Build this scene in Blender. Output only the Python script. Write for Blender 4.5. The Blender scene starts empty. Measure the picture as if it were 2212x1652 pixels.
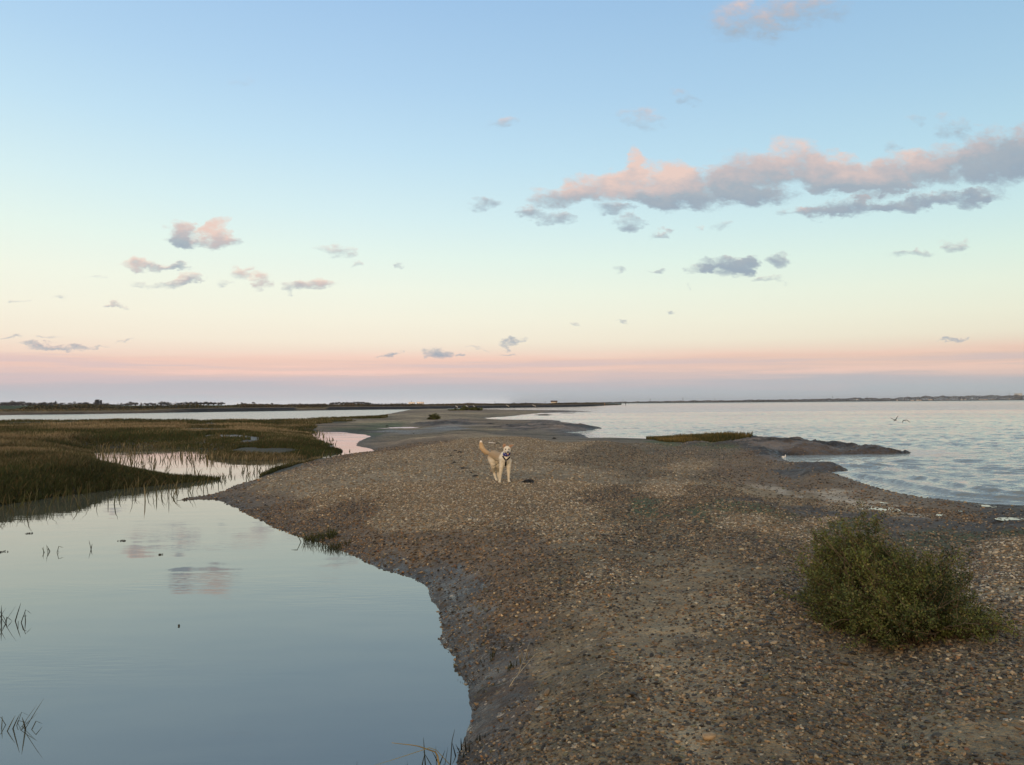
import bpy, math, random
import numpy as np
from mathutils import Vector, Matrix, Euler

SC = bpy.context.scene
COL = SC.collection
RNG = np.random.default_rng(7)
random.seed(7)

# ------------------------------------------------------------------ camera
CAM_H = 2.0
PITCH = math.radians(1.553)
ROLL = -0.008
cam_data = bpy.data.cameras.new("camera")
cam_data.sensor_width = 36.0
cam_data.lens = 36.0 * 1697.0 / 2211.0
cam_data.clip_start = 0.05
cam_data.clip_end = 60000.0
cam = bpy.data.objects.new("camera", cam_data)
COL.objects.link(cam)
CM = Matrix.Rotation(math.pi / 2 + PITCH, 4, 'X') @ Matrix.Rotation(ROLL, 4, 'Z')
cam.matrix_world = Matrix.Translation((0, 0, CAM_H)) @ CM
SC.camera = cam
R3 = np.array(CM.to_3x3())


def ray(u, v):
    """direction of the sight line through a measured point of the photograph (2211 x 1652 units)"""
    d = R3 @ np.array([(u - 1105.5) / 1697.0, -(v - 826.0) / 1697.0, -1.0])
    return d / np.linalg.norm(d)


def P(u, v, z=0.0):
    """place on the level z that was measured at u, v"""
    d = ray(u, v)
    t = (z - CAM_H) / d[2]
    return np.array([d[0] * t, d[1] * t])


def at(u, v, Y):
    """place at distance Y along the sight line"""
    d = ray(u, v)
    t = Y / d[1]
    return np.array([d[0] * t, Y, CAM_H + d[2] * t])


def proj(x, y, z):
    p = np.stack([x, y, z - CAM_H], -1) @ R3
    w = -p[..., 2]
    w = np.where(w < 0.05, 0.05, w)
    return 1105.5 + 1697 * p[..., 0] / w, 826 - 1697 * p[..., 1] / w


def hor(u):
    return 872.0 - 0.008 * (u - 1105.0)


# ------------------------------------------------------------------ node helpers
class NT:
    def __init__(self, tree):
        self.t = tree
        tree.nodes.clear()

    def n(self, kind, **kw):
        nd = self.t.nodes.new(kind)
        for k, val in kw.items():
            if k.startswith('i_'):
                key = k[2:]
                key = int(key) if key.isdigit() else key
                self.put(nd.inputs[key], val)
            else:
                setattr(nd, k, val)
        return nd

    def put(self, sock, val):
        if isinstance(val, bpy.types.NodeSocket):
            self.t.links.new(val, sock)
        else:
            sock.default_value = val

    def math(self, op, a, b=0.0, c=0.0, clamp=False):
        nd = self.t.nodes.new('ShaderNodeMath')
        nd.operation = op
        nd.use_clamp = clamp
        self.put(nd.inputs[0], a); self.put(nd.inputs[1], b); self.put(nd.inputs[2], c)
        return nd.outputs[0]

    def vec(self, op, a, b=(0, 0, 0), c=(0, 0, 0)):
        nd = self.t.nodes.new('ShaderNodeVectorMath')
        nd.operation = op
        self.put(nd.inputs[0], a); self.put(nd.inputs[1], b)
        if op == 'MULTIPLY_ADD':
            self.put(nd.inputs[2], c)
        return nd.outputs['Value'] if op in ('DOT_PRODUCT', 'LENGTH') else nd.outputs[0]

    def mix(self, f, a, b, kind='MIX'):
        nd = self.t.nodes.new('ShaderNodeMix')
        nd.data_type = 'RGBA'
        nd.blend_type = kind
        self.put(nd.inputs[0], f); self.put(nd.inputs[6], a); self.put(nd.inputs[7], b)
        return nd.outputs[2]

    def ramp(self, f, stops, interp='LINEAR'):
        nd = self.t.nodes.new('ShaderNodeValToRGB')
        cr = nd.color_ramp
        cr.interpolation = interp
        while len(cr.elements) < len(stops):
            cr.elements.new(1.0)
        for e, (p, c) in zip(cr.elements, stops):
            e.position = p
            e.color = (c[0], c[1], c[2], 1.0)
        self.put(nd.inputs[0], f)
        return nd.outputs[0]

    def noise(self, vec, scale, detail=3.0, rough=0.5):
        nd = self.t.nodes.new('ShaderNodeTexNoise')
        nd.inputs['Scale'].default_value = scale
        nd.inputs['Detail'].default_value = detail
        nd.inputs['Roughness'].default_value = rough
        self.put(nd.inputs['Vector'], vec)
        return nd.outputs[0]

    def maprange(self, v, a, b, c=0.0, d=1.0, kind='LINEAR'):
        nd = self.t.nodes.new('ShaderNodeMapRange')
        nd.interpolation_type = kind
        self.put(nd.inputs[0], v)
        for i, q in enumerate((a, b, c, d)):
            self.put(nd.inputs[i + 1], q)
        return nd.outputs[0]


def lin(r, g, b):
    f = lambda c: (c / 255.0 / 12.92) if c / 255.0 <= 0.04045 else ((c / 255.0 + 0.055) / 1.055) ** 2.4
    return (f(r), f(g), f(b))


# ------------------------------------------------------------------ sky, clouds (in the sky), sun
SUN_EL = math.radians(7)
SUN_AZ = math.radians(195)      # low behind the camera, to the left


def build_world():
    w = bpy.data.worlds.new("World")
    SC.world = w
    w.use_nodes = True
    N = NT(w.node_tree)
    tc = N.n('ShaderNodeTexCoord').outputs['Generated']
    sep = N.n('ShaderNodeSeparateXYZ', i_0=tc)
    X, Y, Z = sep.outputs
    yy = N.math('MAXIMUM', Y, 0.08)
    U = N.math('DIVIDE', X, yy)
    V = N.math('DIVIDE', Z, yy)
    front = N.maprange(Y, 0.1, 0.3)
    # clear sky by height above the horizon
    lown = N.noise(N.n('ShaderNodeCombineXYZ', i_0=N.math('MULTIPLY', U, 1.3), i_1=N.math('MULTIPLY', V, 22.0)).outputs[0], 2.2, 5.0, 0.55)
    bandmask = N.maprange(Z, 0.0, 0.075, 1.0, 0.0)
    zz = N.math('ADD', N.math('ABSOLUTE', Z), N.math('MULTIPLY', N.math('MULTIPLY', N.math('SUBTRACT', lown, 0.5), 0.060), bandmask))
    # left side of the view is a little warmer and lighter: shift the bands up there
    zz = N.math('ADD', zz, N.math('MULTIPLY', N.math('MULTIPLY', U, 0.045), N.maprange(Z, 0.06, 0.25)))
    f = N.math('POWER', N.math('MAXIMUM', zz, 0.0), 0.5, clamp=True)
    st = [(0.0, (186, 191, 196)), (0.014, (188, 191, 197)), (0.024, (198, 191, 196)), (0.032, (218, 196, 194)), (0.042, (236, 202, 191)), (0.056, (243, 206, 190)),
          (0.062, (246, 220, 202)), (0.078, (248, 236, 216)), (0.105, (248, 244, 225)), (0.140, (243, 248, 232)),
          (0.180, (231, 247, 238)), (0.225, (216, 240, 243)), (0.30, (194, 226, 244)), (0.37, (177, 212, 240)), (0.46, (160, 197, 233)),
          (0.60, (165, 192, 220)), (1.0, (172, 184, 198))]
    sky = N.ramp(f, [(math.sqrt(a), lin(*c)) for a, c in st])
    # thin lit streaks of far cloud low above the horizon
    sn = N.noise(N.n('ShaderNodeCombineXYZ', i_0=N.math('MULTIPLY', U, 2.2), i_1=N.math('MULTIPLY', Z, 75.0), i_2=3.3).outputs[0], 1.0, 6.0, .6)
    sb = N.math('MULTIPLY', N.maprange(Z, .024, .036), N.maprange(Z, .068, .050))
    sky = N.mix(N.math('MULTIPLY', N.math('MULTIPLY', N.maprange(sn, .47, .62, 0.0, 1.0, 'SMOOTHSTEP'), sb), N.math('MULTIPLY', front, .65)), sky, (*lin(255, 212, 196), 1))
    sky = N.mix(N.math('MULTIPLY', N.math('MULTIPLY', N.maprange(sn, .48, .36, 0.0, 1.0, 'SMOOTHSTEP'), sb), N.math('MULTIPLY', front, .55)), sky, (*lin(214, 196, 200), 1))
    # after-glow behind the camera
    glow = N.math('MULTIPLY', N.maprange(Y, 0.2, -0.8), N.maprange(Z, 0.85, 0.0, 0.0, 1.0, 'SMOOTHSTEP'))
    sky = N.mix(N.math('MULTIPLY', glow, 0.9), sky, (2.1, 1.25, 0.62, 1))
    # darker towards the right edge
    sky = N.mix(1.0, sky, N.n('ShaderNodeCombineColor', i_0=N.maprange(U, -0.2, 0.75, 1.0, 0.88), i_1=N.maprange(U, -0.2, 0.75, 1.0, 0.93), i_2=N.maprange(U, -0.2, 0.75, 1.0, 0.90)).outputs[0], 'MULTIPLY')
    # clouds: ragged patches placed by direction
    base = N.n('ShaderNodeCombineXYZ', i_0=U, i_1=V).outputs[0]
    nw = N.n('ShaderNodeTexNoise')
    nw.inputs['Scale'].default_value = 24.0; nw.inputs['Detail'].default_value = 7.0; nw.inputs['Roughness'].default_value = 0.6
    N.put(nw.inputs['Vector'], N.vec('MULTIPLY', base, (1, 1.9, 1)))
    wv = N.vec('MULTIPLY', N.vec('SUBTRACT', nw.outputs['Color'], (0.5, 0.5, 0.5)), (0.075, 0.042, 0.0))
    q0 = N.vec('ADD', base, wv)
    W = None
    T = None
    for c in CLOUDS:
        u, v, ru, rv, pink, op = c
        d = ray(u, v)
        cu, cv = d[0] / d[1], d[2] / d[1]
        su, sv = 1697.0 / (ru * 1.25), 1697.0 / (rv * 1.3)
        q = N.vec('MULTIPLY_ADD', q0, (su, sv, 0), (-cu * su, -cv * sv, 0))
        w_ = N.math('SUBTRACT', 1.0, N.vec('DOT_PRODUCT', q, q), clamp=True)
        w_ = N.math('MULTIPLY', w_, op)
        dv = N.vec('DOT_PRODUCT', q, (0, 0.75, 0))
        t_ = N.math('ADD', dv, pink)
        if W is None:
            W = w_
            T = N.math('MULTIPLY', t_, w_)
        else:
            W = N.math('ADD', W, w_)
            T = N.math('MULTIPLY_ADD', t_, w_, T)
    det = N.noise(N.vec('MULTIPLY', base, (1, 1.7, 1)), 34.0, 8.0, 0.68)
    dens = N.math('ADD', N.math('MINIMUM', W, 1.2), N.math('MULTIPLY', N.math('SUBTRACT', det, 0.5), 2.2))
    cl = N.maprange(dens, -0.06, 1.15, 0.0, 0.92, 'SMOOTHSTEP')
    cl = N.math('MULTIPLY', N.math('MULTIPLY', cl, N.maprange(W, 0.0, 0.25)), front)
    pk = N.math('DIVIDE', T, N.math('MAXIMUM', W, 0.05))
    pk = N.math('ADD', pk, N.math('MULTIPLY', N.math('SUBTRACT', det, 0.5), 1.0))
    ccol = N.ramp(N.maprange(pk, -0.35, 1.15), [(0.0, lin(150, 165, 181)), (0.38, lin(165, 174, 184)), (0.68, lin(200, 187, 187)), (1.0, lin(236, 205, 192))])
    sky = N.mix(cl, sky, ccol)
    nish = N.n('ShaderNodeTexSky')
    nish.sky_type = 'NISHITA'
    nish.sun_disc = False
    nish.sun_elevation = SUN_EL
    nish.sun_rotation = SUN_AZ
    add = N.n('ShaderNodeMix', data_type='RGBA', blend_type='ADD')
    add.inputs[0].default_value = 1.0
    N.put(add.inputs[6], sky)
    N.put(add.inputs[7], N.vec('MULTIPLY', nish.outputs[0], (0.0015, 0.0015, 0.0015)))
    bg = N.n('ShaderNodeBackground', i_Color=add.outputs[2])
    bg.inputs['Strength'].default_value = 1.0
    out = N.n('ShaderNodeOutputWorld')
    w.node_tree.links.new(bg.outputs[0], out.inputs[0])


CLOUDS = [
    (1215, 425, 75, 22, .55, 1), (1300, 405, 75, 34, .8, 1), (1368, 350, 26, 34, 1.1, 1), (1400, 395, 75, 45, .95, 1), (1465, 385, 50, 38, 1, 1),
    (1440, 432, 85, 17, -.1, 1), (1545, 405, 75, 40, .35, 1), (1620, 378, 75, 52, .4, 1), (1720, 352, 76, 50, .65, 1), (1640, 425, 80, 18, .0, .8),
    (1800, 378, 70, 40, .5, 1), (1875, 390, 80, 36, .6, 1), (1960, 368, 70, 42, .5, 1), (2060, 360, 85, 45, .3, 1), (2150, 345, 75, 60, .05, 1), (2225, 335, 60, 60, 0, 1),
    (1850, 405, 110, 12, .0, .7),
    (1755, 456, 62, 12, .2, 1), (1840, 446, 80, 15, -.1, 1), (1930, 440, 75, 13, -.1, 1), (2040, 430, 85, 14, -.1, 1), (2120, 424, 50, 10, -.1, .9),
    (1145, 457, 34, 14, .2, .8), (1195, 476, 46, 18, .0, .75), (1320, 456, 36, 11, -.1, .8), (1362, 482, 34, 16, -.1, .85), (1430, 505, 22, 8, .1, .5),
    (1047, 437, 30, 15, .0, .75), (1620, 45, 95, 48, .45, .62), (1745, 12, 85, 46, .4, .5),
    (1385, 255, 50, 22, .4, .4), (1480, 210, 26, 15, .2, .4), (1088, 262, 30, 13, .5, .4), (2060, 277, 40, 24, .2, .42), (1925, 312, 16, 14, .2, .4), (1980, 262, 18, 11, .2, .3), (525, 178, 26, 12, .4, .25),
    (1575, 575, 62, 19, -.25, 1.1), (1612, 570, 26, 17, -.25, 1.1), (1512, 583, 30, 9, .0, .7), (1680, 560, 25, 14, -.1, .7), (1655, 600, 24, 7, .1, .6),
    (1960, 547, 46, 8, .1, .65), (2065, 534, 34, 12, .2, .65), (1555, 488, 15, 13, .1, .4), (1506, 491, 12, 7, .8, .4),
    (390, 508, 34, 28, .5, 1.2), (398, 526, 34, 14, .2, 1), (467, 510, 38, 28, .9, 1.4), (510, 520, 16, 12, .4, .4),
    (310, 573, 34, 11, .8, .8), (372, 577, 45, 7, .1, .6), (412, 600, 36, 12, .8, .9), (362, 611, 60, 9, .2, .6),
    (520, 587, 26, 10, .7, .7), (562, 604, 26, 15, .9, .8), (487, 610, 22, 7, .4, .5), (562, 620, 18, 9, .7, .4), (690, 615, 40, 13, .75, .85), (640, 620, 32, 12, .4, .6),
    (728, 545, 40, 13, .5, .6), (780, 575, 22, 7, .4, .5), (865, 568, 11, 6, .1, .5), (240, 661, 24, 6, .4, .5), (265, 666, 12, 4, .4, .4), (135, 646, 20, 6, .3, .35), (205, 597, 28, 4, .3, .35), (50, 648, 20, 4, .3, .35),
    (946, 756, 34, 11, -.2, 1), (840, 767, 21, 5, -.1, .9), (996, 762, 13, 5, -.1, .8), (1108, 743, 24, 6, -.1, .8), (1095, 760, 22, 3, .1, .6), (1030, 748, 22, 3, .2, .4),
    (1245, 698, 17, 4, .1, .6), (1357, 693, 11, 4, 0, .5), (1453, 681, 13, 4, 0, .6), (135, 748, 92, 6, .2, .8), (20, 731, 32, 4, .2, .7), (105, 732, 22, 3, .3, .5), (255, 738, 22, 3, .3, .4),
    (2053, 735, 26, 4, 0, .7), (1347, 581, 12, 5, .1, .5), (1428, 586, 16, 4, .1, .45), (1498, 617, 10, 4, 0, .5),
]
build_world()

sun = bpy.data.lights.new("sun", 'SUN')
sun.energy = 1.4
sun.angle = math.radians(28)
sun.color = (1.0, 0.74, 0.48)
sun_o = bpy.data.objects.new("sun", sun)
COL.objects.link(sun_o)
_sd = Vector((math.sin(SUN_AZ) * math.cos(SUN_EL), math.cos(SUN_AZ) * math.cos(SUN_EL), math.sin(SUN_EL + .28)))
sun_o.rotation_euler = _sd.to_track_quat('Z', 'Y').to_euler()
sun_o.location = (-20, -20, 40)

SC.view_settings.view_transform = 'Standard'
SC.view_settings.look = 'None'
SC.view_settings.gamma = 1.0
SC.view_settings.exposure = 0.0
SC.view_settings.use_curve_mapping = False
SC.cycles.use_denoising = True
SC.cycles.max_bounces = 6
SC.cycles.diffuse_bounces = 2
SC.cycles.glossy_bounces = 3
SC.cycles.volume_bounces = 0
SC.cycles.transparent_max_bounces = 8

# ------------------------------------------------------------------ mesh and object helpers


def mesh_from(name, verts, faces, mat=None, smooth=False, col=None, attrs=None):
    """verts (n,3); faces: array (m,k) or list of such arrays"""
    me = bpy.data.meshes.new(name)
    verts = np.asarray(verts, dtype=np.float32)
    if isinstance(faces, np.ndarray):
        faces = [faces]
    faces = [np.asarray(f, dtype=np.int32) for f in faces if len(f)]
    me.vertices.add(len(verts))
    me.vertices.foreach_set('co', verts.ravel())
    loops = np.concatenate([f.ravel() for f in faces])
    tot = np.concatenate([np.full(len(f), f.shape[1], np.int32) for f in faces])
    start = np.concatenate([[0], np.cumsum(tot)[:-1]]).astype(np.int32)
    me.loops.add(len(loops))
    me.polygons.add(len(tot))
    me.polygons.foreach_set('loop_start', start)
    try:
        me.polygons.foreach_set('loop_total', tot)
    except Exception:
        pass
    me.loops.foreach_set('vertex_index', loops)
    me.update(calc_edges=True)
    if smooth:
        me.polygons.foreach_set('use_smooth', np.ones(len(tot), dtype=bool))
    if col is not None:
        a = me.color_attributes.new('col', 'FLOAT_COLOR', 'POINT')
        c = np.ones((len(verts), 4), np.float32)
        c[:, :3] = col
        a.data.foreach_set('color', c.ravel())
    for k, val in (attrs or {}).items():
        val = np.asarray(val, np.float32)
        if val.ndim == 1:
            a = me.attributes.new(k, 'FLOAT', 'POINT')
            a.data.foreach_set('value', val)
        else:
            a = me.attributes.new(k, 'FLOAT_VECTOR', 'POINT')
            a.data.foreach_set('vector', val.ravel())
    if mat is not None:
        me.materials.append(mat)
    return me


def obj(name, me, parent=None, loc=(0, 0, 0)):
    o = bpy.data.objects.new(name, me)
    COL.objects.link(o)
    o.location = loc
    if parent is not None:
        o.parent = parent
    return o


def tag(o, label=None, cat=None, group=None, kind=None):
    if label: o['label'] = label
    if cat: o['category'] = cat
    if group: o['group'] = group
    if kind: o['kind'] = kind
    return o


class MB:
    """collects shapes for one mesh"""
    def __init__(self):
        self.v = []; self.f = {3: [], 4: []}; self.c = []; self.n = 0

    def add(self, v, f, c=None):
        v = np.asarray(v, float)
        f = np.asarray(f, int)
        self.f[f.shape[1]].append(f + self.n)
        self.v.append(v)
        self.c.append(np.tile(np.asarray(c if c is not None else (1, 1, 1), float), (len(v), 1)) if np.ndim(c) < 2 else np.asarray(c))
        self.n += len(v)

    def box(self, c, s, rz=0.0, col=None):
        x, y, z = s
        v = np.array([[i * x / 2, j * y / 2, k * z / 2] for i in (-1, 1) for j in (-1, 1) for k in (-1, 1)])
        ca, sa = math.cos(rz), math.sin(rz)
        v = v @ np.array([[ca, sa, 0], [-sa, ca, 0], [0, 0, 1]]) + np.asarray(c, float)
        self.add(v, [[0, 1, 3, 2], [4, 6, 7, 5], [0, 4, 5, 1], [2, 3, 7, 6], [0, 2, 6, 4], [1, 5, 7, 3]], col)

    def tube(self, pts, rad, n=6, col=None, cap=True):
        pts = np.asarray(pts, float)
        m = len(pts)
        rad = np.broadcast_to(np.asarray(rad, float), (m,)) if np.ndim(rad) < 2 else np.asarray(rad, float)
        t = np.gradient(pts, axis=0)
        t /= np.linalg.norm(t, axis=1)[:, None] + 1e-9
        up = np.array([0, 0, 1.0]) if abs(t[0][2]) < 0.9 else np.array([0, 1.0, 0])
        a = np.cross(t, up); a /= np.linalg.norm(a, axis=1)[:, None] + 1e-9
        b = np.cross(t, a)
        th = np.arange(n) * 2 * math.pi / n
        ra = rad if rad.ndim == 1 else rad[:, 0]
        rb = rad if rad.ndim == 1 else rad[:, 1]
        ring = pts[:, None] + a[:, None] * (np.cos(th)[None, :, None] * ra[:, None, None]) + b[:, None] * (np.sin(th)[None, :, None] * rb[:, None, None])
        v = ring.reshape(-1, 3)
        f = []
        for i in range(m - 1):
            for j in range(n):
                k = (j + 1) % n
                f.append([i * n + j, i * n + k, (i + 1) * n + k, (i + 1) * n + j])
        if np.ndim(col) == 2:
            cc = np.repeat(np.asarray(col), n, axis=0)
        else:
            cc = col
        if cap:
            v = np.vstack([v, pts[0], pts[-1]])
            if np.ndim(cc) == 2:
                cc = np.vstack([cc, cc[0], cc[-1]])
            tri = []
            for j in range(n):
                k = (j + 1) % n
                tri.append([m * n, k, j]); tri.append([m * n + 1, (m - 1) * n + j, (m - 1) * n + k])
            n0 = self.n
            self.add(v, f, cc)
            self.f[3].append(np.asarray(tri) + n0)
        else:
            self.add(v, f, cc)

    def ball(self, c, r, n=10, m=7, col=None, rot=None):
        th = np.linspace(0, math.pi, m)
        ph = np.arange(n) * 2 * math.pi / n
        v = np.array([[math.sin(t) * math.cos(p), math.sin(t) * math.sin(p), math.cos(t)] for t in th for p in ph])
        v = v * np.asarray(r)
        if rot is not None:
            v = v @ np.array(Euler(rot).to_matrix()).T
        v = v + np.asarray(c)
        f = [[i * n + j, (i + 1) * n + j, (i + 1) * n + (j + 1) % n, i * n + (j + 1) % n] for i in range(m - 1) for j in range(n)]
        self.add(v, f, col)

    def mesh(self, name, mat, smooth=False):
        fs = [np.vstack(x) for x in self.f.values() if x]
        return mesh_from(name, np.vstack(self.v), fs, mat, smooth, np.vstack(self.c))

    def build(self, name, mat, parent=None, loc=(0, 0, 0), smooth=False):
        return obj(name, self.mesh(name, mat, smooth), parent, loc)


def leaf_cards(cent, size, aspect=1.8, up=0.0, rng=RNG):
    """small lens-shaped leaves: n centres -> verts (4n), quads"""
    n = len(cent)
    a = rng.normal(size=(n, 3)); a[:, 2] += up
    a /= np.linalg.norm(a, axis=1)[:, None]
    b = np.cross(a, rng.normal(size=(n, 3)))
    b /= np.linalg.norm(b, axis=1)[:, None] + 1e-9
    s = np.broadcast_to(np.asarray(size, float), (n,))[:, None]
    a = a * s * 0.5
    b = b * s * 0.5 / aspect
    v = np.stack([cent - a, cent + b, cent + a, cent - b], 1).reshape(-1, 3)
    f = np.arange(4 * n).reshape(n, 4)
    return v, f


def hash2(ix, iy, s):
    h = (ix.astype(np.int64) * 374761393 + iy.astype(np.int64) * 668265263 + s * 974634777) & 0xFFFFFFFF
    h = ((h ^ (h >> 13)) * 1274126177) & 0xFFFFFFFF
    return ((h ^ (h >> 16)) & 0xFFFF) / 65535.0


def vnoise(x, y, s=0):
    ix = np.floor(x); iy = np.floor(y)
    fx = x - ix; fy = y - iy
    fx = fx * fx * (3 - 2 * fx); fy = fy * fy * (3 - 2 * fy)
    a = hash2(ix, iy, s); b = hash2(ix + 1, iy, s); c = hash2(ix, iy + 1, s); d = hash2(ix + 1, iy + 1, s)
    return (a + (b - a) * fx) * (1 - fy) + (c + (d - c) * fx) * fy


def fbm(x, y, o=4, s=0):
    r = 0; amp = 0.5; tot = 0
    for i in range(o):
        r = r + amp * vnoise(x, y, s + i * 17); tot += amp
        x = x * 2.03 + 13.7; y = y * 2.03 - 7.1; amp *= 0.5
    return r / tot - 0.5


def msn(x, y, D, c, o=4, s=0):
    """noise whose grain grows in fixed steps with distance D (about c * D)"""
    L = np.log(np.maximum(c * D, 1e-3)) / math.log(3.0)
    r = np.zeros_like(x)
    for l in range(int(math.floor(L.min())), int(math.ceil(L.max())) + 1):
        w = np.clip(1 - np.abs(L - l), 0, 1)
        k = w > 0
        if k.any():
            r[k] += w[k] * fbm(x[k] / 3.0 ** l, y[k] / 3.0 ** l, o, s + l * 7 + 100)
    return r


# ------------------------------------------------------------------ the plan of the land, measured from the photograph
def poly(items):
    out = []
    for it in items:
        if it[0] == 'w':
            out.append((it[1], it[2]))
        else:
            z = it[2] if len(it) > 2 else 0.0
            out.append(tuple(P(it[0], it[1], z)))
    return np.array(out)


LAND = poly([
    ('w', -2.0, -9), ('w', -1.0, 0), ('w', -0.5, 3),
    (985, 1652), (1005, 1600), (1021, 1535), (1012, 1490), (985, 1430), (957, 1390), (948, 1340), (945, 1310), (925, 1275),
    (895, 1250), (860, 1237), (820, 1225), (780, 1205), (750, 1192), (700, 1175), (640, 1158), (600, 1140), (560, 1122),
    (520, 1100), (490, 1083), (470, 1078), (430, 1078), (375, 1082), (430, 1073), (478, 1061), (520, 1047), (560, 1032),
    (603, 1014), (650, 1002), (700, 990), (785, 980), (812, 973), (795, 968), (765, 962.5), (775, 955), (801, 943),
    (795, 939), (728, 933), (676, 931), (672, 938), (685, 951), (715, 962), (735, 971), (735, 976), (700, 981), (649, 991),
    (590, 994), (532, 993), (458, 989), (450, 985), (500, 975), (497, 971), (390, 967), (284, 965), (215, 967), (190, 974),
    (205, 1000), (290, 1023), (370, 1036), (430, 1036.5), (468, 1035), (440, 1038.5), (355, 1046), (248, 1056), (142, 1068.6),
    (0, 1090), (-150, 1118), (-500, 1180), (-900, 1250),
    (-900, 930, .6), (-400, 913, .6), (-100, 907, .6), (0, 905.8, .6), (248, 904, .6), (497, 903, .6), (639, 901.5, .6), (728, 898.5, .5),
    (785, 896.2, .4), (850, 891.8), (885, 884.6), (960, 881.5, .5), (1041, 884.2, .15), (1100, 884.8, .15), (1157, 885.3, .1),
    (1222, 886.4), (1285, 888.6), (1222, 889.7), (1190, 890.8), (1163, 892.6), (1140, 895), (1091, 900), (1045, 902.8),
    (1060, 903.8, .1), (1124, 905, .15), (1206, 906, .15), (1223, 909.5, .15), (1269, 918, .2), (1300, 925), (1270, 930), (1243, 932.5),
    (1223, 933.8), (1258, 937.5), (1272, 939.8, .15), (1331, 939.5, .15), (1401, 940, .2), (1520, 940, .25), (1606, 941, .3), (1730, 945, .3),
    (1877, 957, .3), (1939, 964, .25), (1966, 974), (1961, 979), (1840, 981), (1745, 982.6), (1697, 982.8), (1686, 990),
    (1720, 997, .1), (1790, 1005, .1), (1830, 1014), (1829, 1017.5), (1795, 1019), (1752, 1019), (1767, 1027), (1840, 1041), (1914, 1059),
    (1987, 1074), (2133, 1087), (2211, 1091), (2400, 1105), (2800, 1135), ('w', 22, 7), ('w', 30, -9)])
MARSH = poly([(-2000, 1500), (0, 1125), (300, 1085), (440, 1058), (560, 1030), (640, 1007), (720, 981), (752, 972), (748, 955), (715, 940), (672, 931), (700, 925), (760, 921), (800, 916),
              (845, 905), (820, 897), (785, 890), (600, 893), (0, 895), (-2000, 900)])
ISLET = poly([(1150, 895.8), (1175, 893.6), (1197, 895.6), (1185, 897.3), (1163, 897.6)])
ISLET2 = poly([(1205, 891.6), (1245, 891.0), (1240, 892.6), (1210, 892.8)])
ROCK = poly([(1968, 976), (1990, 975), (2012, 977.5), (1990, 979), (1970, 979)])


def sdist(x, y, pg):
    """signed distance to polygon, positive inside"""
    x = np.asarray(x, np.float64).ravel(); y = np.asarray(y, np.float64).ravel()
    out = np.empty(len(x))
    a = pg; b = np.roll(pg, -1, 0)
    e = b - a
    el = (e ** 2).sum(1) + 1e-12
    for s in range(0, len(x), 20000):
        px = x[s:s + 20000, None]; py = y[s:s + 20000, None]
        dx = px - a[:, 0]; dy = py - a[:, 1]
        t = np.clip((dx * e[:, 0] + dy * e[:, 1]) / el, 0, 1)
        d = np.sqrt(((dx - t * e[:, 0]) ** 2 + (dy - t * e[:, 1]) ** 2).min(1))
        c = ((a[:, 1] > py) != (b[:, 1] > py)) & (px < (e[:, 0] * (py - a[:, 1]) / np.where(e[:, 1] == 0, 1e-12, e[:, 1]) + a[:, 0]))
        out[s:s + 20000] = np.where(c.sum(1) % 2 == 1, d, -d)
    return out


# height controls (u, v, crest height, slope width)
HC = np.array([
    (1300, 1652, .55, .75), (2211, 1652, .55, 1), (1600, 1652, .58, 1), (1200, 1300, .5, .8), (1600, 1300, .52, 1), (2211, 1350, .5, 1),
    (1078, 1040, .5, 1.3), (900, 1100, .5, 1.3), (800, 1030, .5, 1.4), (690, 1000, .46, 1.5), (603, 1025, .40, 1.5), (500, 1068, .14, .8), (430, 1076, .05, .8),
    (1000, 945, .6, 3), (900, 952, .55, 3), (785, 976, .5, 2.5), (1100, 960, .56, 2.5), (820, 955, .35, 2.5),
    (1300, 965, .5, 3), (1500, 990, .36, 3), (1690, 1015, .25, 2.5), (1500, 1060, .40, 2), (1800, 1085, .13, 2), (1700, 1060, .2, 2), (2100, 1100, .10, 2),
    (2000, 1095, .10, 1.5), (2211, 1135, .22, 2), (1800, 1150, .40, 2), (1600, 1110, .40, 2), (2211, 1200, .42, 1.5),
    (1100, 930, .16, 4), (1300, 945, .12, 4), (1200, 938, .14, 4), (1430, 952, .20, 3), (1500, 944, .26, 1.0), (1600, 948, .28, .5), (1700, 955, .30, .35), (1900, 970, .26, .3), (1760, 1010, .36, .3),
    (1250, 918, .42, 1.2), (1180, 912, .36, 2), (1400, 960, .18, 3),
    (900, 932, .18, 4), (850, 922, .14, 4), (830, 940, .16, 3), (760, 925, .16, 3),
    (937, 906, .40, 4), (1000, 895, .5, 5), (900, 893, .5, 6), (960, 884, .6, 8), (1150, 888, .3, 8), (1100, 910, .25, 4), (1240, 888, .15, 5),
    (100, 1030, .5, .45), (0, 1060, .45, .4), (400, 1030, .20, .5), (300, 1030, .28, .5), (300, 945, .42, 1.6), (390, 960, .16, 1.5), (250, 960, .16, 1.5), (600, 955, .30, 1), (600, 984, .16, .8), (520, 985, .14, .8), (480, 955, .5, 1.2),
    (100, 950, .5, 1), (300, 910, .5, 2), (700, 905, .45, 2.5), (730, 918, .3, 3), (-400, 1000, .5, .5),
])
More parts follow.
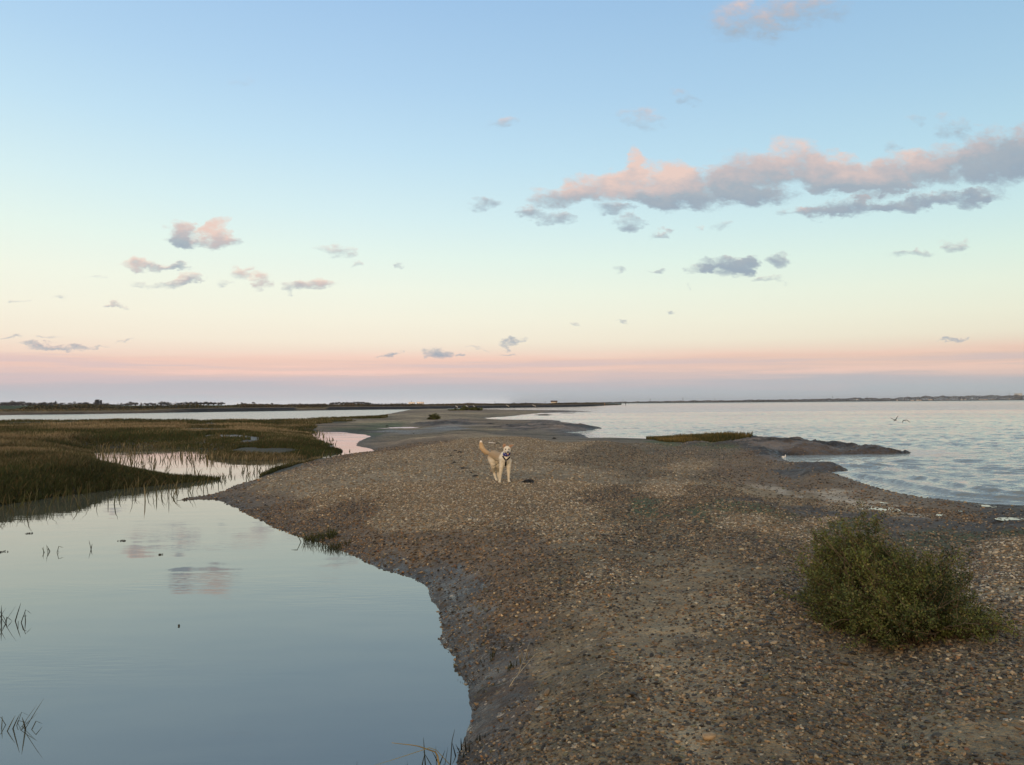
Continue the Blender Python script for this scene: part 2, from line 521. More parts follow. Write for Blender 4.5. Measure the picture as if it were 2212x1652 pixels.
# ground types  s shingle tan, b brown damp, d dark pebbles, g algae, m grey wet mud, r brown mud ledge, p pale sand, h marsh
TYPES = {'s': ((.232, .188, .120), .9, .0), 'b': ((.152, .112, .070), .6, .10), 'd': ((.156, .126, .076), .9, .03), 'g': ((.056, .076, .030), .35, .08),
         'k': ((.058, .047, .038), .12, .30), 'm': ((.098, .088, .074), .22, .62), 'r': ((.118, .090, .068), .15, .30), 'p': ((.40, .35, .27), .45, .25), 'h': ((.045, .045, .026), .0, .1),
         'x': ((.235, .188, .116), .5, .0), 't': ((.120, .102, .072), .7, .10), 'w': ((.070, .055, .042), .8, .40)}
TC = [
    (1300, 1640, 'd'), (1500, 1500, 's'), (1500, 1330, 'x'), (1420, 1350, 'x'), (1800, 1600, 'd'), (2150, 1600, 'd'), (2000, 1500, 'd'), (2190, 1500, 'd'), (2180, 1350, 's'), (2100, 1650, 'd'), (1650, 1640, 'd'),  # some near points set dark, painting the vignette toward the bottom edge
    (1100, 1640, 'd'), (1180, 1540, 'd'), (1100, 1450, 'w'), (1040, 1550, 'w'), (1020, 1420, 'm'), (1000, 1300, 'm'), (960, 1240, 'm'), (900, 1205, 'm'), (1000, 1262, 'm'), (1035, 1300, 'm'), (850, 1200, 'm'), (940, 1215, 'm'), (1050, 1380, 'm'), (1060, 1350, 'w'), (880, 1215, 'm'), (800, 1195, 'm'), (1230, 1400, 'd'),
    (1130, 1300, 'b'), (1080, 1240, 'b'), (1250, 1250, 'd'), (1350, 1180, 'd'), (1300, 1300, 's'), (1600, 1200, 'd'), (1450, 1130, 'd'), (1250, 1150, 's'), (1700, 1230, 'd'), (1900, 1250, 'd'),
    (1000, 1180, 'b'), (900, 1170, 'b'), (800, 1150, 'b'), (700, 1140, 'b'), (600, 1110, 'b'), (540, 1080, 'b'), (500, 1072, 'b'), (640, 1080, 'b'), (760, 1110, 'b'), (430, 1076, 'b'),
    (620, 1030, 's'), (700, 1060, 's'), (800, 1060, 's'), (900, 1100, 's'), (1000, 1120, 's'), (780, 1000, 's'), (900, 1000, 's'), (1078, 1040, 's'), (1000, 960, 's'), (1100, 955, 's'), (1250, 1040, 's'),
    (1300, 990, 'd'), (1400, 1020, 'd'), (1200, 970, 's'), (1500, 1010, 's'), (1600, 1000, 'b'), (1650, 1010, 'b'), (1450, 1060, 's'), (1350, 1090, 'd'), (1550, 1035, 'd'),
    (1600, 1060, 'x'), (1700, 1075, 'x'), (1500, 1085, 'd'), (1800, 1045, 'p'), (1700, 1042, 'p'), (1900, 1068, 'p'), (1770, 1033, 'b'), (1850, 1055, 'p'), (1950, 1078, 'p'), (1800, 1037, 'b'), (1860, 1048, 'b'), (1920, 1062, 'b'), (1700, 1030, 'b'), (1980, 1076, 'b'), (2060, 1084, 'b'), (1650, 1025, 'b'), (1600, 1030, 'b'), (1730, 1058, 'x'), (1830, 1070, 'x'), (1900, 1078, 'x'), (1660, 1050, 'x'),
    (1700, 1083, 'k'), (1800, 1086, 'k'), (1620, 1080, 'k'), (1950, 1093, 'k'), (2050, 1096, 'k'), (2150, 1105, 'k'), (2211, 1115, 'k'), (1850, 1091, 'k'), (2100, 1110, 'k'), (1750, 1090, 'k'), (1900, 1098, 'k'), (2000, 1104, 'k'),
    (1550, 1105, 'g'), (1700, 1108, 'g'), (1800, 1110, 'g'), (2000, 1120, 'g'), (2100, 1130, 'g'), (2211, 1140, 'g'), (1620, 1095, 'g'),
    (2211, 1180, 's'), (2150, 1170, 's'), (1600, 1135, 's'), (1720, 1140, 's'), (2100, 1200, 'd'), (1400, 1100, 'g'),
    (1100, 938, 't'), (1200, 935, 't'), (1300, 944, 't'), (1380, 950, 't'), (1000, 933, 'd'), (900, 935, 'd'), (1450, 962, 't'), (1530, 968, 't'), (1600, 978, 'b'), (1420, 950, 'g'), (1040, 925, 'd'), (1160, 928, 't'),
    (1500, 950, 'r'), (1600, 955, 'r'), (1700, 958, 'r'), (1850, 965, 'r'), (1950, 972, 'r'), (1750, 970, 'r'), (1760, 1008, 'k'), (1800, 1014, 'k'), (1730, 1004, 'k'), (1530, 958, 'g'), (1640, 972, 'r'),
    (1250, 918, 'r'), (1180, 912, 'r'), (1280, 926, 'r'), (1120, 912, 'b'), (1150, 920, 'r'), (1000, 912, 'r'), (1060, 908, 'b'), (950, 916, 'r'),
    (850, 918, 'g'), (830, 930, 't'), (880, 925, 'm'), (760, 925, 'g'), (800, 932, 'g'), (960, 920, 'm'), (900, 920, 'd'),
    (830, 955, 'b'), (780, 962, 'b'), (900, 952, 'b'), (950, 948, 'b'), (860, 945, 'b'), (940, 945, 's'),
    (850, 905, 's'), (937, 908, 's'), (800, 908, 's'), (1000, 905, 's'), (900, 897, 's'), (1000, 893, 's'), (960, 885, 's'), (890, 888, 'b'), (1060, 890, 'b'), (1100, 887, 'b'), (1060, 896, 'd'), (1150, 889, 'd'), (1230, 888.5, 'r'),
    (760, 902, 'h'), (700, 905, 'h'), (730, 915, 'h'), (500, 910, 'h'), (300, 910, 'h'), (100, 912, 'h'), (-200, 915, 'h'), (-500, 960, 'h'), (300, 930, 'h'), (100, 950, 'h'),
    (600, 940, 'h'), (500, 970, 'h'), (650, 960, 'h'), (600, 985, 'h'), (700, 975, 'h'), (500, 992, 'h'), (300, 960, 'h'), (100, 1000, 'h'), (0, 1060, 'h'), (200, 1040, 'h'), (350, 1035, 'h'), (500, 1026, 'h'), (-300, 1080, 'h'), (440, 925, 'h'), (200, 990, 'h'),
    (470, 947, 'm'), (520, 949, 'm'), (430, 945, 'h'), (500, 941, 'h'), (480, 954, 'h'), (570, 946, 'h'), (640, 925, 'h'), (660, 945, 'h'),
]
TKEYS = list(TYPES.keys())


def param(x, y):
    u, v = proj(x, y, np.full_like(x, 0.3))
    dv = np.maximum(v - hor(u), 3.0)
    return np.clip(u, -1200, 3400) / 150.0, np.log(np.clip(dv, 3, 2500)) * 3.0


def kernel(x, y, ctrl, sharp, eps=.004):
    a, b = param(x, y)
    ca = ctrl[:, 0] / 150.0
    cb = np.log(np.maximum(ctrl[:, 1] - hor(ctrl[:, 0]), 3.0)) * 3.0
    for s in range(0, len(a), 20000):
        d2 = (a[s:s + 20000, None] - ca) ** 2 + (b[s:s + 20000, None] - cb) ** 2
        yield s, 1.0 / (d2 + eps) ** sharp


def heights(x, y, full=False):
    x = np.asarray(x, float).ravel(); y = np.asarray(y, float).ravel()
    D = np.hypot(x, y)
    # ragged water line
    amp = np.clip(0.012 * D, 0.03, 0.8)
    sx = x + amp * 1.6 * msn(x, y, D, .05, 5, 3)
    sy = y + amp * 1.6 * msn(x + 400, y, D, .05, 5, 9)
    sd = sdist(sx, sy, LAND)
    for pg in (ISLET, ISLET2):
        sd = np.maximum(sd, sdist(sx, sy, pg))
    H = np.empty_like(x); Wd = np.empty_like(x)
    for s, w in kernel(x, y, HC, 2.2, .06):
        w /= w.sum(1)[:, None]
        H[s:s + len(w)] = w @ HC[:, 2]
        Wd[s:s + len(w)] = w @ HC[:, 3]
    Wd = Wd * np.where(D < 12, 1.0, 1.0)
    up = H * (1 - np.exp(-np.maximum(sd, 0) / Wd))
    z = np.where(sd > 0, up, -0.5 * (1 - np.exp(np.minimum(sd, 0) / 1.0)))
    return (z, sd) if full else z


TCA = np.array([(t[0], t[1]) for t in TC], float)
TONE = np.zeros((len(TC), len(TKEYS)))
for _i, _t in enumerate(TC):
    TONE[_i, TKEYS.index(_t[2])] = 1


def ground_types(x, y):
    x = np.asarray(x, float).ravel(); y = np.asarray(y, float).ravel()
    D = np.hypot(x, y)
    k = np.clip(D * 0.05, .25, 6)
    xx = x + k * msn(x, y, D, .09, 5, 21) * 2.6
    yy = y + k * msn(x + 90, y, D, .09, 5, 31) * 2.6
    T = np.empty((len(x), len(TKEYS)))
    for s, w in kernel(xx, yy, TCA, 2.7):
        w /= w.sum(1)[:, None]
        T[s:s + len(w)] = w @ TONE
    # grassy marsh only on its own side of the creek
    out = sdist(xx, yy, MARSH) < 0
    hi_, bi_ = TKEYS.index('h'), TKEYS.index('b')
    T[out, bi_] += T[out, hi_]
    T[out, hi_] = 0
    return T


PUDDLES = [(1901, 1099, 26, 4.0, "long white puddle in the mud behind the shrub"), (1907, 1085, 9, 2.2, "small puddle just beyond the long one behind the shrub"),
           (2190, 1121, 26, 3.2, "puddle beside the green weed at the right edge"), (2128, 1092, 14, 2.0, "narrow puddle in the mud near the breaking wavelet"),
           (2073, 1103, 10, 1.6, "thin puddle in the brown mud ledge"), (2025, 1111, 12, 1.6, "thin puddle at the border of mud and green weed"),
           (880, 923, 46, 1.5, "long thin puddle on the flat below the distant shrub")]
PUD = []
for _u, _v, _ru, _rv, _l in PUDDLES:
    _z = float(heights(*[np.array([q]) for q in P(_u, _v, 0.15)])[0])
    _c = P(_u, _v, _z)
    _z = float(heights(np.array([_c[0]]), np.array([_c[1]]))[0])
    _c = P(_u, _v, _z)
    _rx = abs(P(_u + _ru, _v, _z)[0] - _c[0])
    _ry = (P(_u, _v - _rv, _z)[1] - P(_u, _v + _rv, _z)[1]) / 2
    PUD.append((_c[0], _c[1], _z, _rx, _ry, _l))


def surface(x, y, full=False):
    """final ground height with puddle hollows, ledge lumps and ripples"""
    x = np.asarray(x, float).ravel(); y = np.asarray(y, float).ravel()
    z, sd = heights(x, y, True)
    T = ground_types(x, y)
    D = np.hypot(x, y)
    land = np.clip(sd / 0.4, 0, 1)
    r = T[:, TKEYS.index('r')] + .7 * T[:, TKEYS.index('k')]; h = T[:, TKEYS.index('h')]
    px = np.clip(D * 0.0022, 0.01, 10)
    def lod(l):
        return np.clip(l / (px * 2.5) - 1, 0, 1)
    lump = np.abs(fbm(x / 1.3, y / 1.3, 5, 51)) * 2
    blk = np.clip((fbm(x / .8, y / .8, 5, 57) + .02) * 10, 0, 1) * .07 + np.clip((fbm(x / 2.1, y / 1.6, 5, 58) - .03) * 12, 0, 1) * .08
    z = z + land * (r * (0.08 - lump * 0.38 + np.where(D > 22, blk, blk * .35)) * np.clip(z * 3, .15, 1) + h * fbm(x / 5.0, y / 5.0, 3, 61) * .25)
    z = z + land * (1 - h) * (fbm(x / 2.2, y / 2.2, 3, 71) * .032 + fbm(x / .35, y / .35, 3, 81) * .022 * lod(.35))
    z = z + np.clip(sd / .15 + .3, 0, 1) * fbm(x / .09, y / .09, 2, 91) * .026 * lod(.09)
    for cx, cy, cz, rx, ry, _ in PUD:
        e = np.sqrt(((x - cx) / rx) ** 2 + ((y - cy) / ry) ** 2)
        e = e + fbm(x / rx * 3, y / ry * 3, 3, 5) * 1.1
        z = np.where(e < 1.6, z + (cz + np.clip(e - 1.0, -1, .6) * .05 - z) * np.clip((1.6 - e) / .6, 0, 1), z)
    return (z, sd, T) if full else z


def gz(x, y):
    return float(surface(np.array([x]), np.array([y]))[0])


def spot(u, v):
    """ground point seen at u, v"""
    z = 0.3
    for _ in range(12):
        p = P(u, v, z)
        z = 0.5 * z + 0.5 * gz(p[0], p[1])
    p = P(u, v, z)
    return Vector((p[0], p[1], gz(p[0], p[1])))


# ------------------------------------------------------------------ ground
def ground_material():
    m = bpy.data.materials.new("shingle_and_mud")
    m.use_nodes = True
    N = NT(m.node_tree)
    pos = N.n('ShaderNodeTexCoord').outputs['Object']
    col = N.n('ShaderNodeAttribute', attribute_name='col').outputs['Color']
    peb = N.n('ShaderNodeAttribute', attribute_name='peb').outputs['Fac']
    wet = N.n('ShaderNodeAttribute', attribute_name='wet').outputs['Fac']
    big = N.noise(pos, 0.55, 6.0, 0.6)
    mid = N.noise(pos, 6.0, 5.0, 0.65)
    fin = N.noise(pos, 60.0, 4.0, 0.7)
    k = N.math('MULTIPLY', N.maprange(big, .3, .7, .78, 1.22), N.maprange(mid, .3, .7, .72, 1.26))
    k = N.math('MULTIPLY', k, N.maprange(fin, .3, .7, .75, 1.25))
    k = N.math('MULTIPLY', k, N.maprange(N.noise(N.vec('MULTIPLY', pos, (1, 1.3, 1)), 1.7, 6.0, .72), .32, .68, .70, 1.32))
    basec = N.mix(1.0, col, N.n('ShaderNodeCombineColor', i_0=k, i_1=k, i_2=k).outputs[0], 'MULTIPLY')
    warp = N.vec('ADD', pos, N.vec('MULTIPLY', N.n('ShaderNodeTexNoise', i_Vector=pos, i_Scale=30.0).outputs['Color'], (.02, .02, .02)))
    stones = [(0, (.035, .033, .03)), (.22, (.07, .06, .048)), (.4, (.13, .10, .07)), (.58, (.22, .165, .105)), (.72, (.20, .195, .18)), (.88, (.32, .27, .19)), (.97, (.45, .40, .31)), (1, (.55, .50, .42))]
    v1 = N.n('ShaderNodeTexVoronoi', i_Vector=warp, i_Scale=34.0)
    v2 = N.n('ShaderNodeTexVoronoi', i_Vector=warp, i_Scale=13.0)
    s1 = N.n('ShaderNodeSeparateColor', i_0=v1.outputs['Color'])
    s2 = N.n('ShaderNodeSeparateColor', i_0=v2.outputs['Color'])
    c1 = N.ramp(s1.outputs[0], stones)
    c2 = N.ramp(s2.outputs[0], stones)
    c1 = N.mix(0.45, c1, N.mix(1.0, c1, N.vec('MULTIPLY', col, (5, 5, 5)), 'MULTIPLY'))
    c2 = N.mix(0.35, c2, N.mix(1.0, c2, N.vec('MULTIPLY', col, (5, 5, 5)), 'MULTIPLY'))
    patch = N.maprange(N.noise(pos, 1.1, 4.0, .6), .35, .62)
    m1 = N.math('MULTIPLY', N.math('LESS_THAN', v1.outputs['Distance'], .42), N.math('LESS_THAN', s1.outputs[1], N.math('MULTIPLY', peb, N.maprange(patch, 0, 1, .45, 1.0))))
    m2 = N.math('MULTIPLY', N.math('LESS_THAN', v2.outputs['Distance'], .36), N.math('LESS_THAN', s2.outputs[1], N.math('MULTIPLY', peb, .34)))
    c = N.mix(N.math('MULTIPLY', m1, .85), basec, c1)
    c = N.mix(N.math('MULTIPLY', m2, .9), c, c2)
    v3 = N.n('ShaderNodeTexVoronoi', i_Vector=N.vec('MULTIPLY', pos, (1, .8, 1)), i_Scale=5.0)
    s3 = N.n('ShaderNodeSeparateColor', i_0=v3.outputs['Color'])
    c = N.mix(N.math('MULTIPLY', N.maprange(N.vec('LENGTH', pos), 14, 34), N.math('MULTIPLY', peb, .45)), c, N.mix(1.0, c, N.ramp(s3.outputs[0], [(0, (.45, .45, .45)), (.5, (.95, .93, .9)), (.85, (1.3, 1.25, 1.15)), (1, (2.2, 2.1, 1.9))]), 'MULTIPLY'))
    hgt = N.math('ADD', N.math('MULTIPLY', N.math('SUBTRACT', .42, v1.outputs['Distance']), N.math('MULTIPLY', m1, .022)),
                 N.math('MULTIPLY', N.math('SUBTRACT', .36, v2.outputs['Distance']), N.math('MULTIPLY', m2, .05)))
    hgt = N.math('ADD', hgt, N.math('MULTIPLY', mid, .05))
    hgt = N.math('ADD', hgt, N.math('MULTIPLY', fin, .008))
    hgt = N.math('ADD', hgt, N.math('MULTIPLY', N.noise(pos, 1.7, 6.0, .72), .16))
    bump = N.n('ShaderNodeBump', i_Height=hgt, i_Strength=1.0, i_Distance=1.35)
    rough = N.math('SUBTRACT', .92, N.math('MULTIPLY', wet, N.maprange(mid, .4, .62, .95, .1)), clamp=True)
    bs = N.n('ShaderNodeBsdfPrincipled', i_Roughness=rough, i_Normal=bump.outputs[0])
    N.put(bs.inputs['Base Color'], c)
    bs.inputs['Specular IOR Level'].default_value = 0.45
    out = N.n('ShaderNodeOutputMaterial')
    N.t.links.new(bs.outputs[0], out.inputs[0])
    return m


def build_ground():
    az = np.radians(np.concatenate([np.linspace(-90, -44, 60, endpoint=False), np.linspace(-44, 44, 900), np.linspace(44, 90, 60)[1:]]))
    r = np.concatenate([[0.05, .3, .7, 1.1], np.geomspace(1.5, 45, 640), np.geomspace(45, 420, 330)[1:]])
    A, Rr = np.meshgrid(az, r)
    X = (np.sin(A) * Rr).ravel(); Y = (np.cos(A) * Rr).ravel() - 0.4
    z, sd, T = surface(X, Y, True)
    na, nr = len(az), len(r)
    i, j = np.meshgrid(np.arange(nr - 1), np.arange(na - 1), indexing='ij')
    f = np.stack([i * na + j, i * na + j + 1, (i + 1) * na + j + 1, (i + 1) * na + j], -1).reshape(-1, 4)
    keep = (sd.reshape(nr, na)[:-1, :-1].ravel() > -6 - 0.05 * Rr[:-1, :-1].ravel())
    f = f[keep]
    cols = np.array([TYPES[k][0] for k in TKEYS]); pb = np.array([TYPES[k][1] for k in TKEYS]); wt = np.array([TYPES[k][2] for k in TKEYS])
    c = T @ cols
    # bladder wrack and painted crevice shade on the ledges, weed streaks on the flats
    D_ = np.hypot(X, Y)
    kk = np.clip(D_ * .012, .12, 3)
    nz = msn(X * .7, Y * 1.2, D_, .03, 5, 400)
    rr = (T[:, TKEYS.index('r')] + .5 * T[:, TKEYS.index('k')]) * (D_ > 12)
    c = c * (1 - (rr * np.clip((nz - .0) * 9, 0, 1) * .78)[:, None])
    c = c * (1 + (rr * np.clip((-.08 - nz) * 7, 0, 1) * .7)[:, None] * np.array([.9, 1.0, 1.1]))  # paler bluish patches put the wet sheen into the ledge colour
    st = fbm(X / 7, Y / 1.6, 5, 430) + .4 * fbm(X / 1.5, Y / .8, 3, 431)
    line = np.clip((st - .07) * 12, 0, 1) * np.clip((D_ - 33) / 8, 0, 1) * (1 - T[:, TKEYS.index('h')])
    c = c * (1 - .68 * line[:, None])
    gr = np.clip((-.08 - st) * 8, 0, 1) * np.clip((D_ - 33) / 8, 0, 1) * (1 - T[:, TKEYS.index('h')])
    c = c * (1 + .7 * gr[:, None])
    fl = np.clip(1 - T[:, TKEYS.index('r')] - T[:, TKEYS.index('h')], 0, 1)
    c = c * (1 + (fl * msn(X * .7, Y * 1.2, D_, .06, 6, 410) * .9)[:, None])
    # damp rim by the water
    damp = np.exp(-np.maximum(sd, 0) / np.clip(.03 * Rr.ravel(), .16, .9))[:, None]
    c = c * (1 - .58 * damp)
    wet = np.clip(T @ wt + damp[:, 0] * .35, 0, 1)
    me = mesh_from('ground', np.stack([X, Y, z], -1), f[:, ::-1], ground_material(), True, c, {'peb': T @ pb, 'wet': wet})
    o = obj('ground', me)
    tag(o, kind='structure', label='shingle spit with mud flats and salt marsh')
    # rear part of the beach, behind the camera
    mb = MB()
    mb.add([(-2.2, -.38, .3), (30, -.38, .35), (34, -12, .4), (-3.2, -12, .3)], [[0, 3, 2, 1]], TYPES['s'][0])
    b = mb.build('ground', o.data.materials[0])
    tag(b, kind='structure', label='shingle behind the viewpoint')


build_ground()


# ------------------------------------------------------------------ water
def water_material(name, sea):
    m = bpy.data.materials.new(name)
    m.use_nodes = True
    N = NT(m.node_tree)
    pos = N.n('ShaderNodeTexCoord').outputs['Object']
    if sea:
        dist = N.vec('LENGTH', pos)
        calm = N.maprange(N.noise(N.vec('MULTIPLY', pos, (.6, 1.6, 1)), .03, 4.0, .6), .40, .62, .35, 1.25)
        h = N.math('MULTIPLY', N.noise(N.vec('MULTIPLY', pos, (.8, 1.25, 1)), 1.3, 4.0, .6), .13)
        h = N.math('ADD', h, N.math('MULTIPLY', N.noise(N.vec('MULTIPLY', pos, (.8, 1.5, 1)), 4.5, 3.0, .5), .05))
        h = N.math('ADD', h, N.math('MULTIPLY', N.noise(pos, 16.0, 2.0, .5), .006))
        h = N.math('MULTIPLY', h, calm)
        st = N.maprange(dist, 20, 900, .62, .30)
        bump = N.n('ShaderNodeBump', i_Height=h, i_Strength=st, i_Distance=1.0)
        rough = N.maprange(dist, 30, 1500, .04, .22)
        body = (.165, .180, .170, 1)
    else:
        where = N.maprange(N.noise(N.vec('MULTIPLY', pos, (.35, .8, 1)), .55, 2.0, .5), .48, .62)
        h = N.math('MULTIPLY', N.math('MULTIPLY', N.noise(N.vec('MULTIPLY', pos, (1.2, 5.0, 1)), 2.6, 2.0, .5), .0022), where)
        h = N.math('ADD', h, N.math('MULTIPLY', N.noise(N.vec('MULTIPLY', pos, (1, 2.2, 1)), .9, 1.0, .5), .0022))
        far = N.maprange(N.vec('LENGTH', pos), 75, 130)
        h = N.math('ADD', h, N.math('MULTIPLY', far, N.math('MULTIPLY', N.noise(pos, 1.2, 3.0, .6), .12)))
        bump = N.n('ShaderNodeBump', i_Height=h, i_Strength=1.0, i_Distance=1.0)
        rough = N.maprange(N.vec('LENGTH', pos), 75, 140, .015, .2)
        murk = N.noise(pos, .7, 4.0, .6)
        body = N.ramp(murk, [(.3, (.062, .068, .054)), (.7, (.088, .090, .068))])
    bs = N.n('ShaderNodeBsdfPrincipled', i_Roughness=rough, i_Normal=bump.outputs[0])
    N.put(bs.inputs['Base Color'], body)
    bs.inputs['IOR'].default_value = 1.333 if sea else 2.3
    out = N.n('ShaderNodeOutputMaterial')
    N.t.links.new(bs.outputs[0], out.inputs[0])
    return m


SPLIT = [(0.35, -2.0), (-0.0, 5), (-3.0, 60), (-12.4 * 1.0, 200), (-22, 330)]


def split_x(y):
    return np.interp(y, [p[1] for p in SPLIT], [p[0] for p in SPLIT])


def build_water():
    # lagoon: left of the spit, calm
    ys = np.concatenate([np.linspace(-9, 60, 60), np.geomspace(62, 2500, 60)])
    vs = []; fs = []
    n = 40
    for i, y in enumerate(ys):
        x1 = split_x(y); x0 = -60 - abs(y) * 1.6
        for x in np.linspace(x0, x1, n):
            vs.append((x, y, 0))
    for i in range(len(ys) - 1):
        for j in range(n - 1):
            a = i * n + j
            fs.append((a, a + 1, a + n + 1, a + n))
    o = obj('lagoon_water', mesh_from('lagoon_water', vs, np.array(fs), water_material('calm_water', False)))
    tag(o, 'still lagoon water mirroring the evening sky', kind='structure')
    # sea with real wavelets
    ys = np.concatenate([np.linspace(-9, 8, 20), np.geomspace(8.05, 160, 640), np.geomspace(161, 30000, 120)])
    n = 520
    t = np.linspace(0, 1, n) ** 1.0
    YY = np.repeat(ys, n)
    x0 = split_x(ys)[:, None]
    x1 = (25 + np.abs(ys) * .95)[:, None]
    XX = (x0 + (x1 - x0) * t[None, :]).ravel()
    Z = np.zeros_like(XX)
    rg = np.random.default_rng(11)
    D = np.hypot(XX, YY)
    wx = XX + 1.5 * fbm(XX / 6, YY / 6, 2, 5); wy = YY + 1.5 * fbm(XX / 6 + 9, YY / 6, 2, 6)
    gust = .55 + 1.1 * (fbm(XX / 22, YY / 34, 3, 8) + .5)
    for k in range(26):
        L = 0.34 * (1.09 ** k) * rg.uniform(.9, 1.1)
        if L > 2.2: L = rg.uniform(.5, 1.6)
        th = math.radians(-112 + rg.normal() * 30)
        kx, ky = math.cos(th) * 2 * math.pi / L, math.sin(th) * 2 * math.pi / L
        fade = np.clip(L / (D * .0048) - 1.0, 0, 1)
        ph = rg.uniform(0, 6.28)
        s = np.sin(kx * wx + ky * wy + ph)
        Z += fade * 0.0046 * L ** .9 * (s + .35 * np.cos(2 * (kx * wx + ky * wy + ph)))
    Z *= gust
    sd = sdist(XX[D < 60], YY[D < 60], LAND)
    sh = np.ones_like(XX)
    sh[D < 60] = np.clip(-sd / 3.0, .12, 1)
    Z *= sh
    # two small breaking wavelets running along the beach
    near = D < 60
    off = -sd
    xx, yy = XX[near], YY[near]
    for d0, hgt, lo, hi in ((1.0, .085, 6.0, 15), (2.2, .06, 6.8, 16), (.35, .035, 5.0, 16)):
        dd = off - d0 - .25 * fbm(xx / 2.5, yy / 2.5, 2, 77)
        prof = np.where(dd > 0, np.exp(-(dd / .35) ** 2), np.exp(-(dd / .10) ** 2))
        along = np.clip((xx - lo) / 1.5, 0, 1) * np.clip((hi - xx) / 2, 0, 1) * (yy < 26)
        Z[near] += hgt * prof * along
    ii, jj = np.meshgrid(np.arange(len(ys) - 1), np.arange(n - 1), indexing='ij')
    a = (ii * n + jj).ravel()
    f = np.stack([a, a + 1, a + n + 1, a + n], -1)
    o = obj('sea_water', mesh_from('sea_water', np.stack([XX, YY, Z], -1), f, water_material('sea_water', True), True))
    tag(o, 'pale choppy estuary water', kind='structure')
    wm = bpy.data.materials['calm_water']
    for cx, cy, cz, rx, ry, lab in PUD:
        # flat sheet; the uneven hollow around it gives the puddle its ragged rim
        th = np.linspace(0, 2 * math.pi, 28, endpoint=False)
        v = [(cx + math.cos(t) * rx * 1.5, cy + math.sin(t) * ry * 1.5, cz - .006) for t in th] + [(cx, cy, cz - .006)]
        fs = np.array([(28, k, (k + 1) % 28) for k in range(28)])
        p = obj('puddle', mesh_from('puddle', v, fs, wm))
        tag(p, lab, kind='structure')


build_water()


# ------------------------------------------------------------------ materials for the rest
def simple_mat(name, color=None, rough=.8, spec=.3, attr=False, noise=None, bump=0.0, nscale=20.0, trans=0.0):
    m = bpy.data.materials.new(name)
    m.use_nodes = True
    N = NT(m.node_tree)
    if attr:
        c = N.n('ShaderNodeAttribute', attribute_name='col').outputs['Color']
    else:
        c = N.n('ShaderNodeRGB')
        c.outputs[0].default_value = (*color, 1)
        c = c.outputs[0]
    bs = N.n('ShaderNodeBsdfPrincipled')
    bs.inputs['Roughness'].default_value = rough
    bs.inputs['Specular IOR Level'].default_value = spec
    pos = N.n('ShaderNodeTexCoord').outputs['Object']
    if noise:
        nz = N.noise(pos, nscale, 4.0, .6)
        k = N.maprange(nz, .3, .7, 1 - noise, 1 + noise)
        c = N.mix(1.0, c, N.n('ShaderNodeCombineColor', i_0=k, i_1=k, i_2=k).outputs[0], 'MULTIPLY')
    if bump:
        b = N.n('ShaderNodeBump', i_Height=N.noise(pos, nscale * 1.5, 4.0, .6), i_Strength=1.0, i_Distance=bump)
        N.put(bs.inputs['Normal'], b.outputs[0])
    N.put(bs.inputs['Base Color'], c)
    out = N.n('ShaderNodeOutputMaterial')
    if trans:
        tr = N.n('ShaderNodeBsdfTranslucent', i_Color=c)
        mx = N.n('ShaderNodeMixShader', i_0=trans, i_1=bs.outputs[0], i_2=tr.outputs[0])
        N.t.links.new(mx.outputs[0], out.inputs[0])
    else:
        N.t.links.new(bs.outputs[0], out.inputs[0])
    return m


M_LEAF = simple_mat('leaf_green', attr=True, rough=.6, spec=.25, trans=.15)
M_GRASS = simple_mat('grass_blades', attr=True, rough=.75, spec=.15, trans=.2)
M_BARK = simple_mat('bark', attr=True, rough=.9, spec=.1, noise=.25)
M_WEED = simple_mat('dark_wrack', attr=True, rough=.5, spec=.35, noise=.4, bump=.004, nscale=60)
M_LAND = simple_mat('far_land', attr=True, rough=.95, spec=.1, noise=.35, nscale=.35)
M_PAINT = simple_mat('pale_wall', attr=True, rough=.8, spec=.2, noise=.08, nscale=.8)


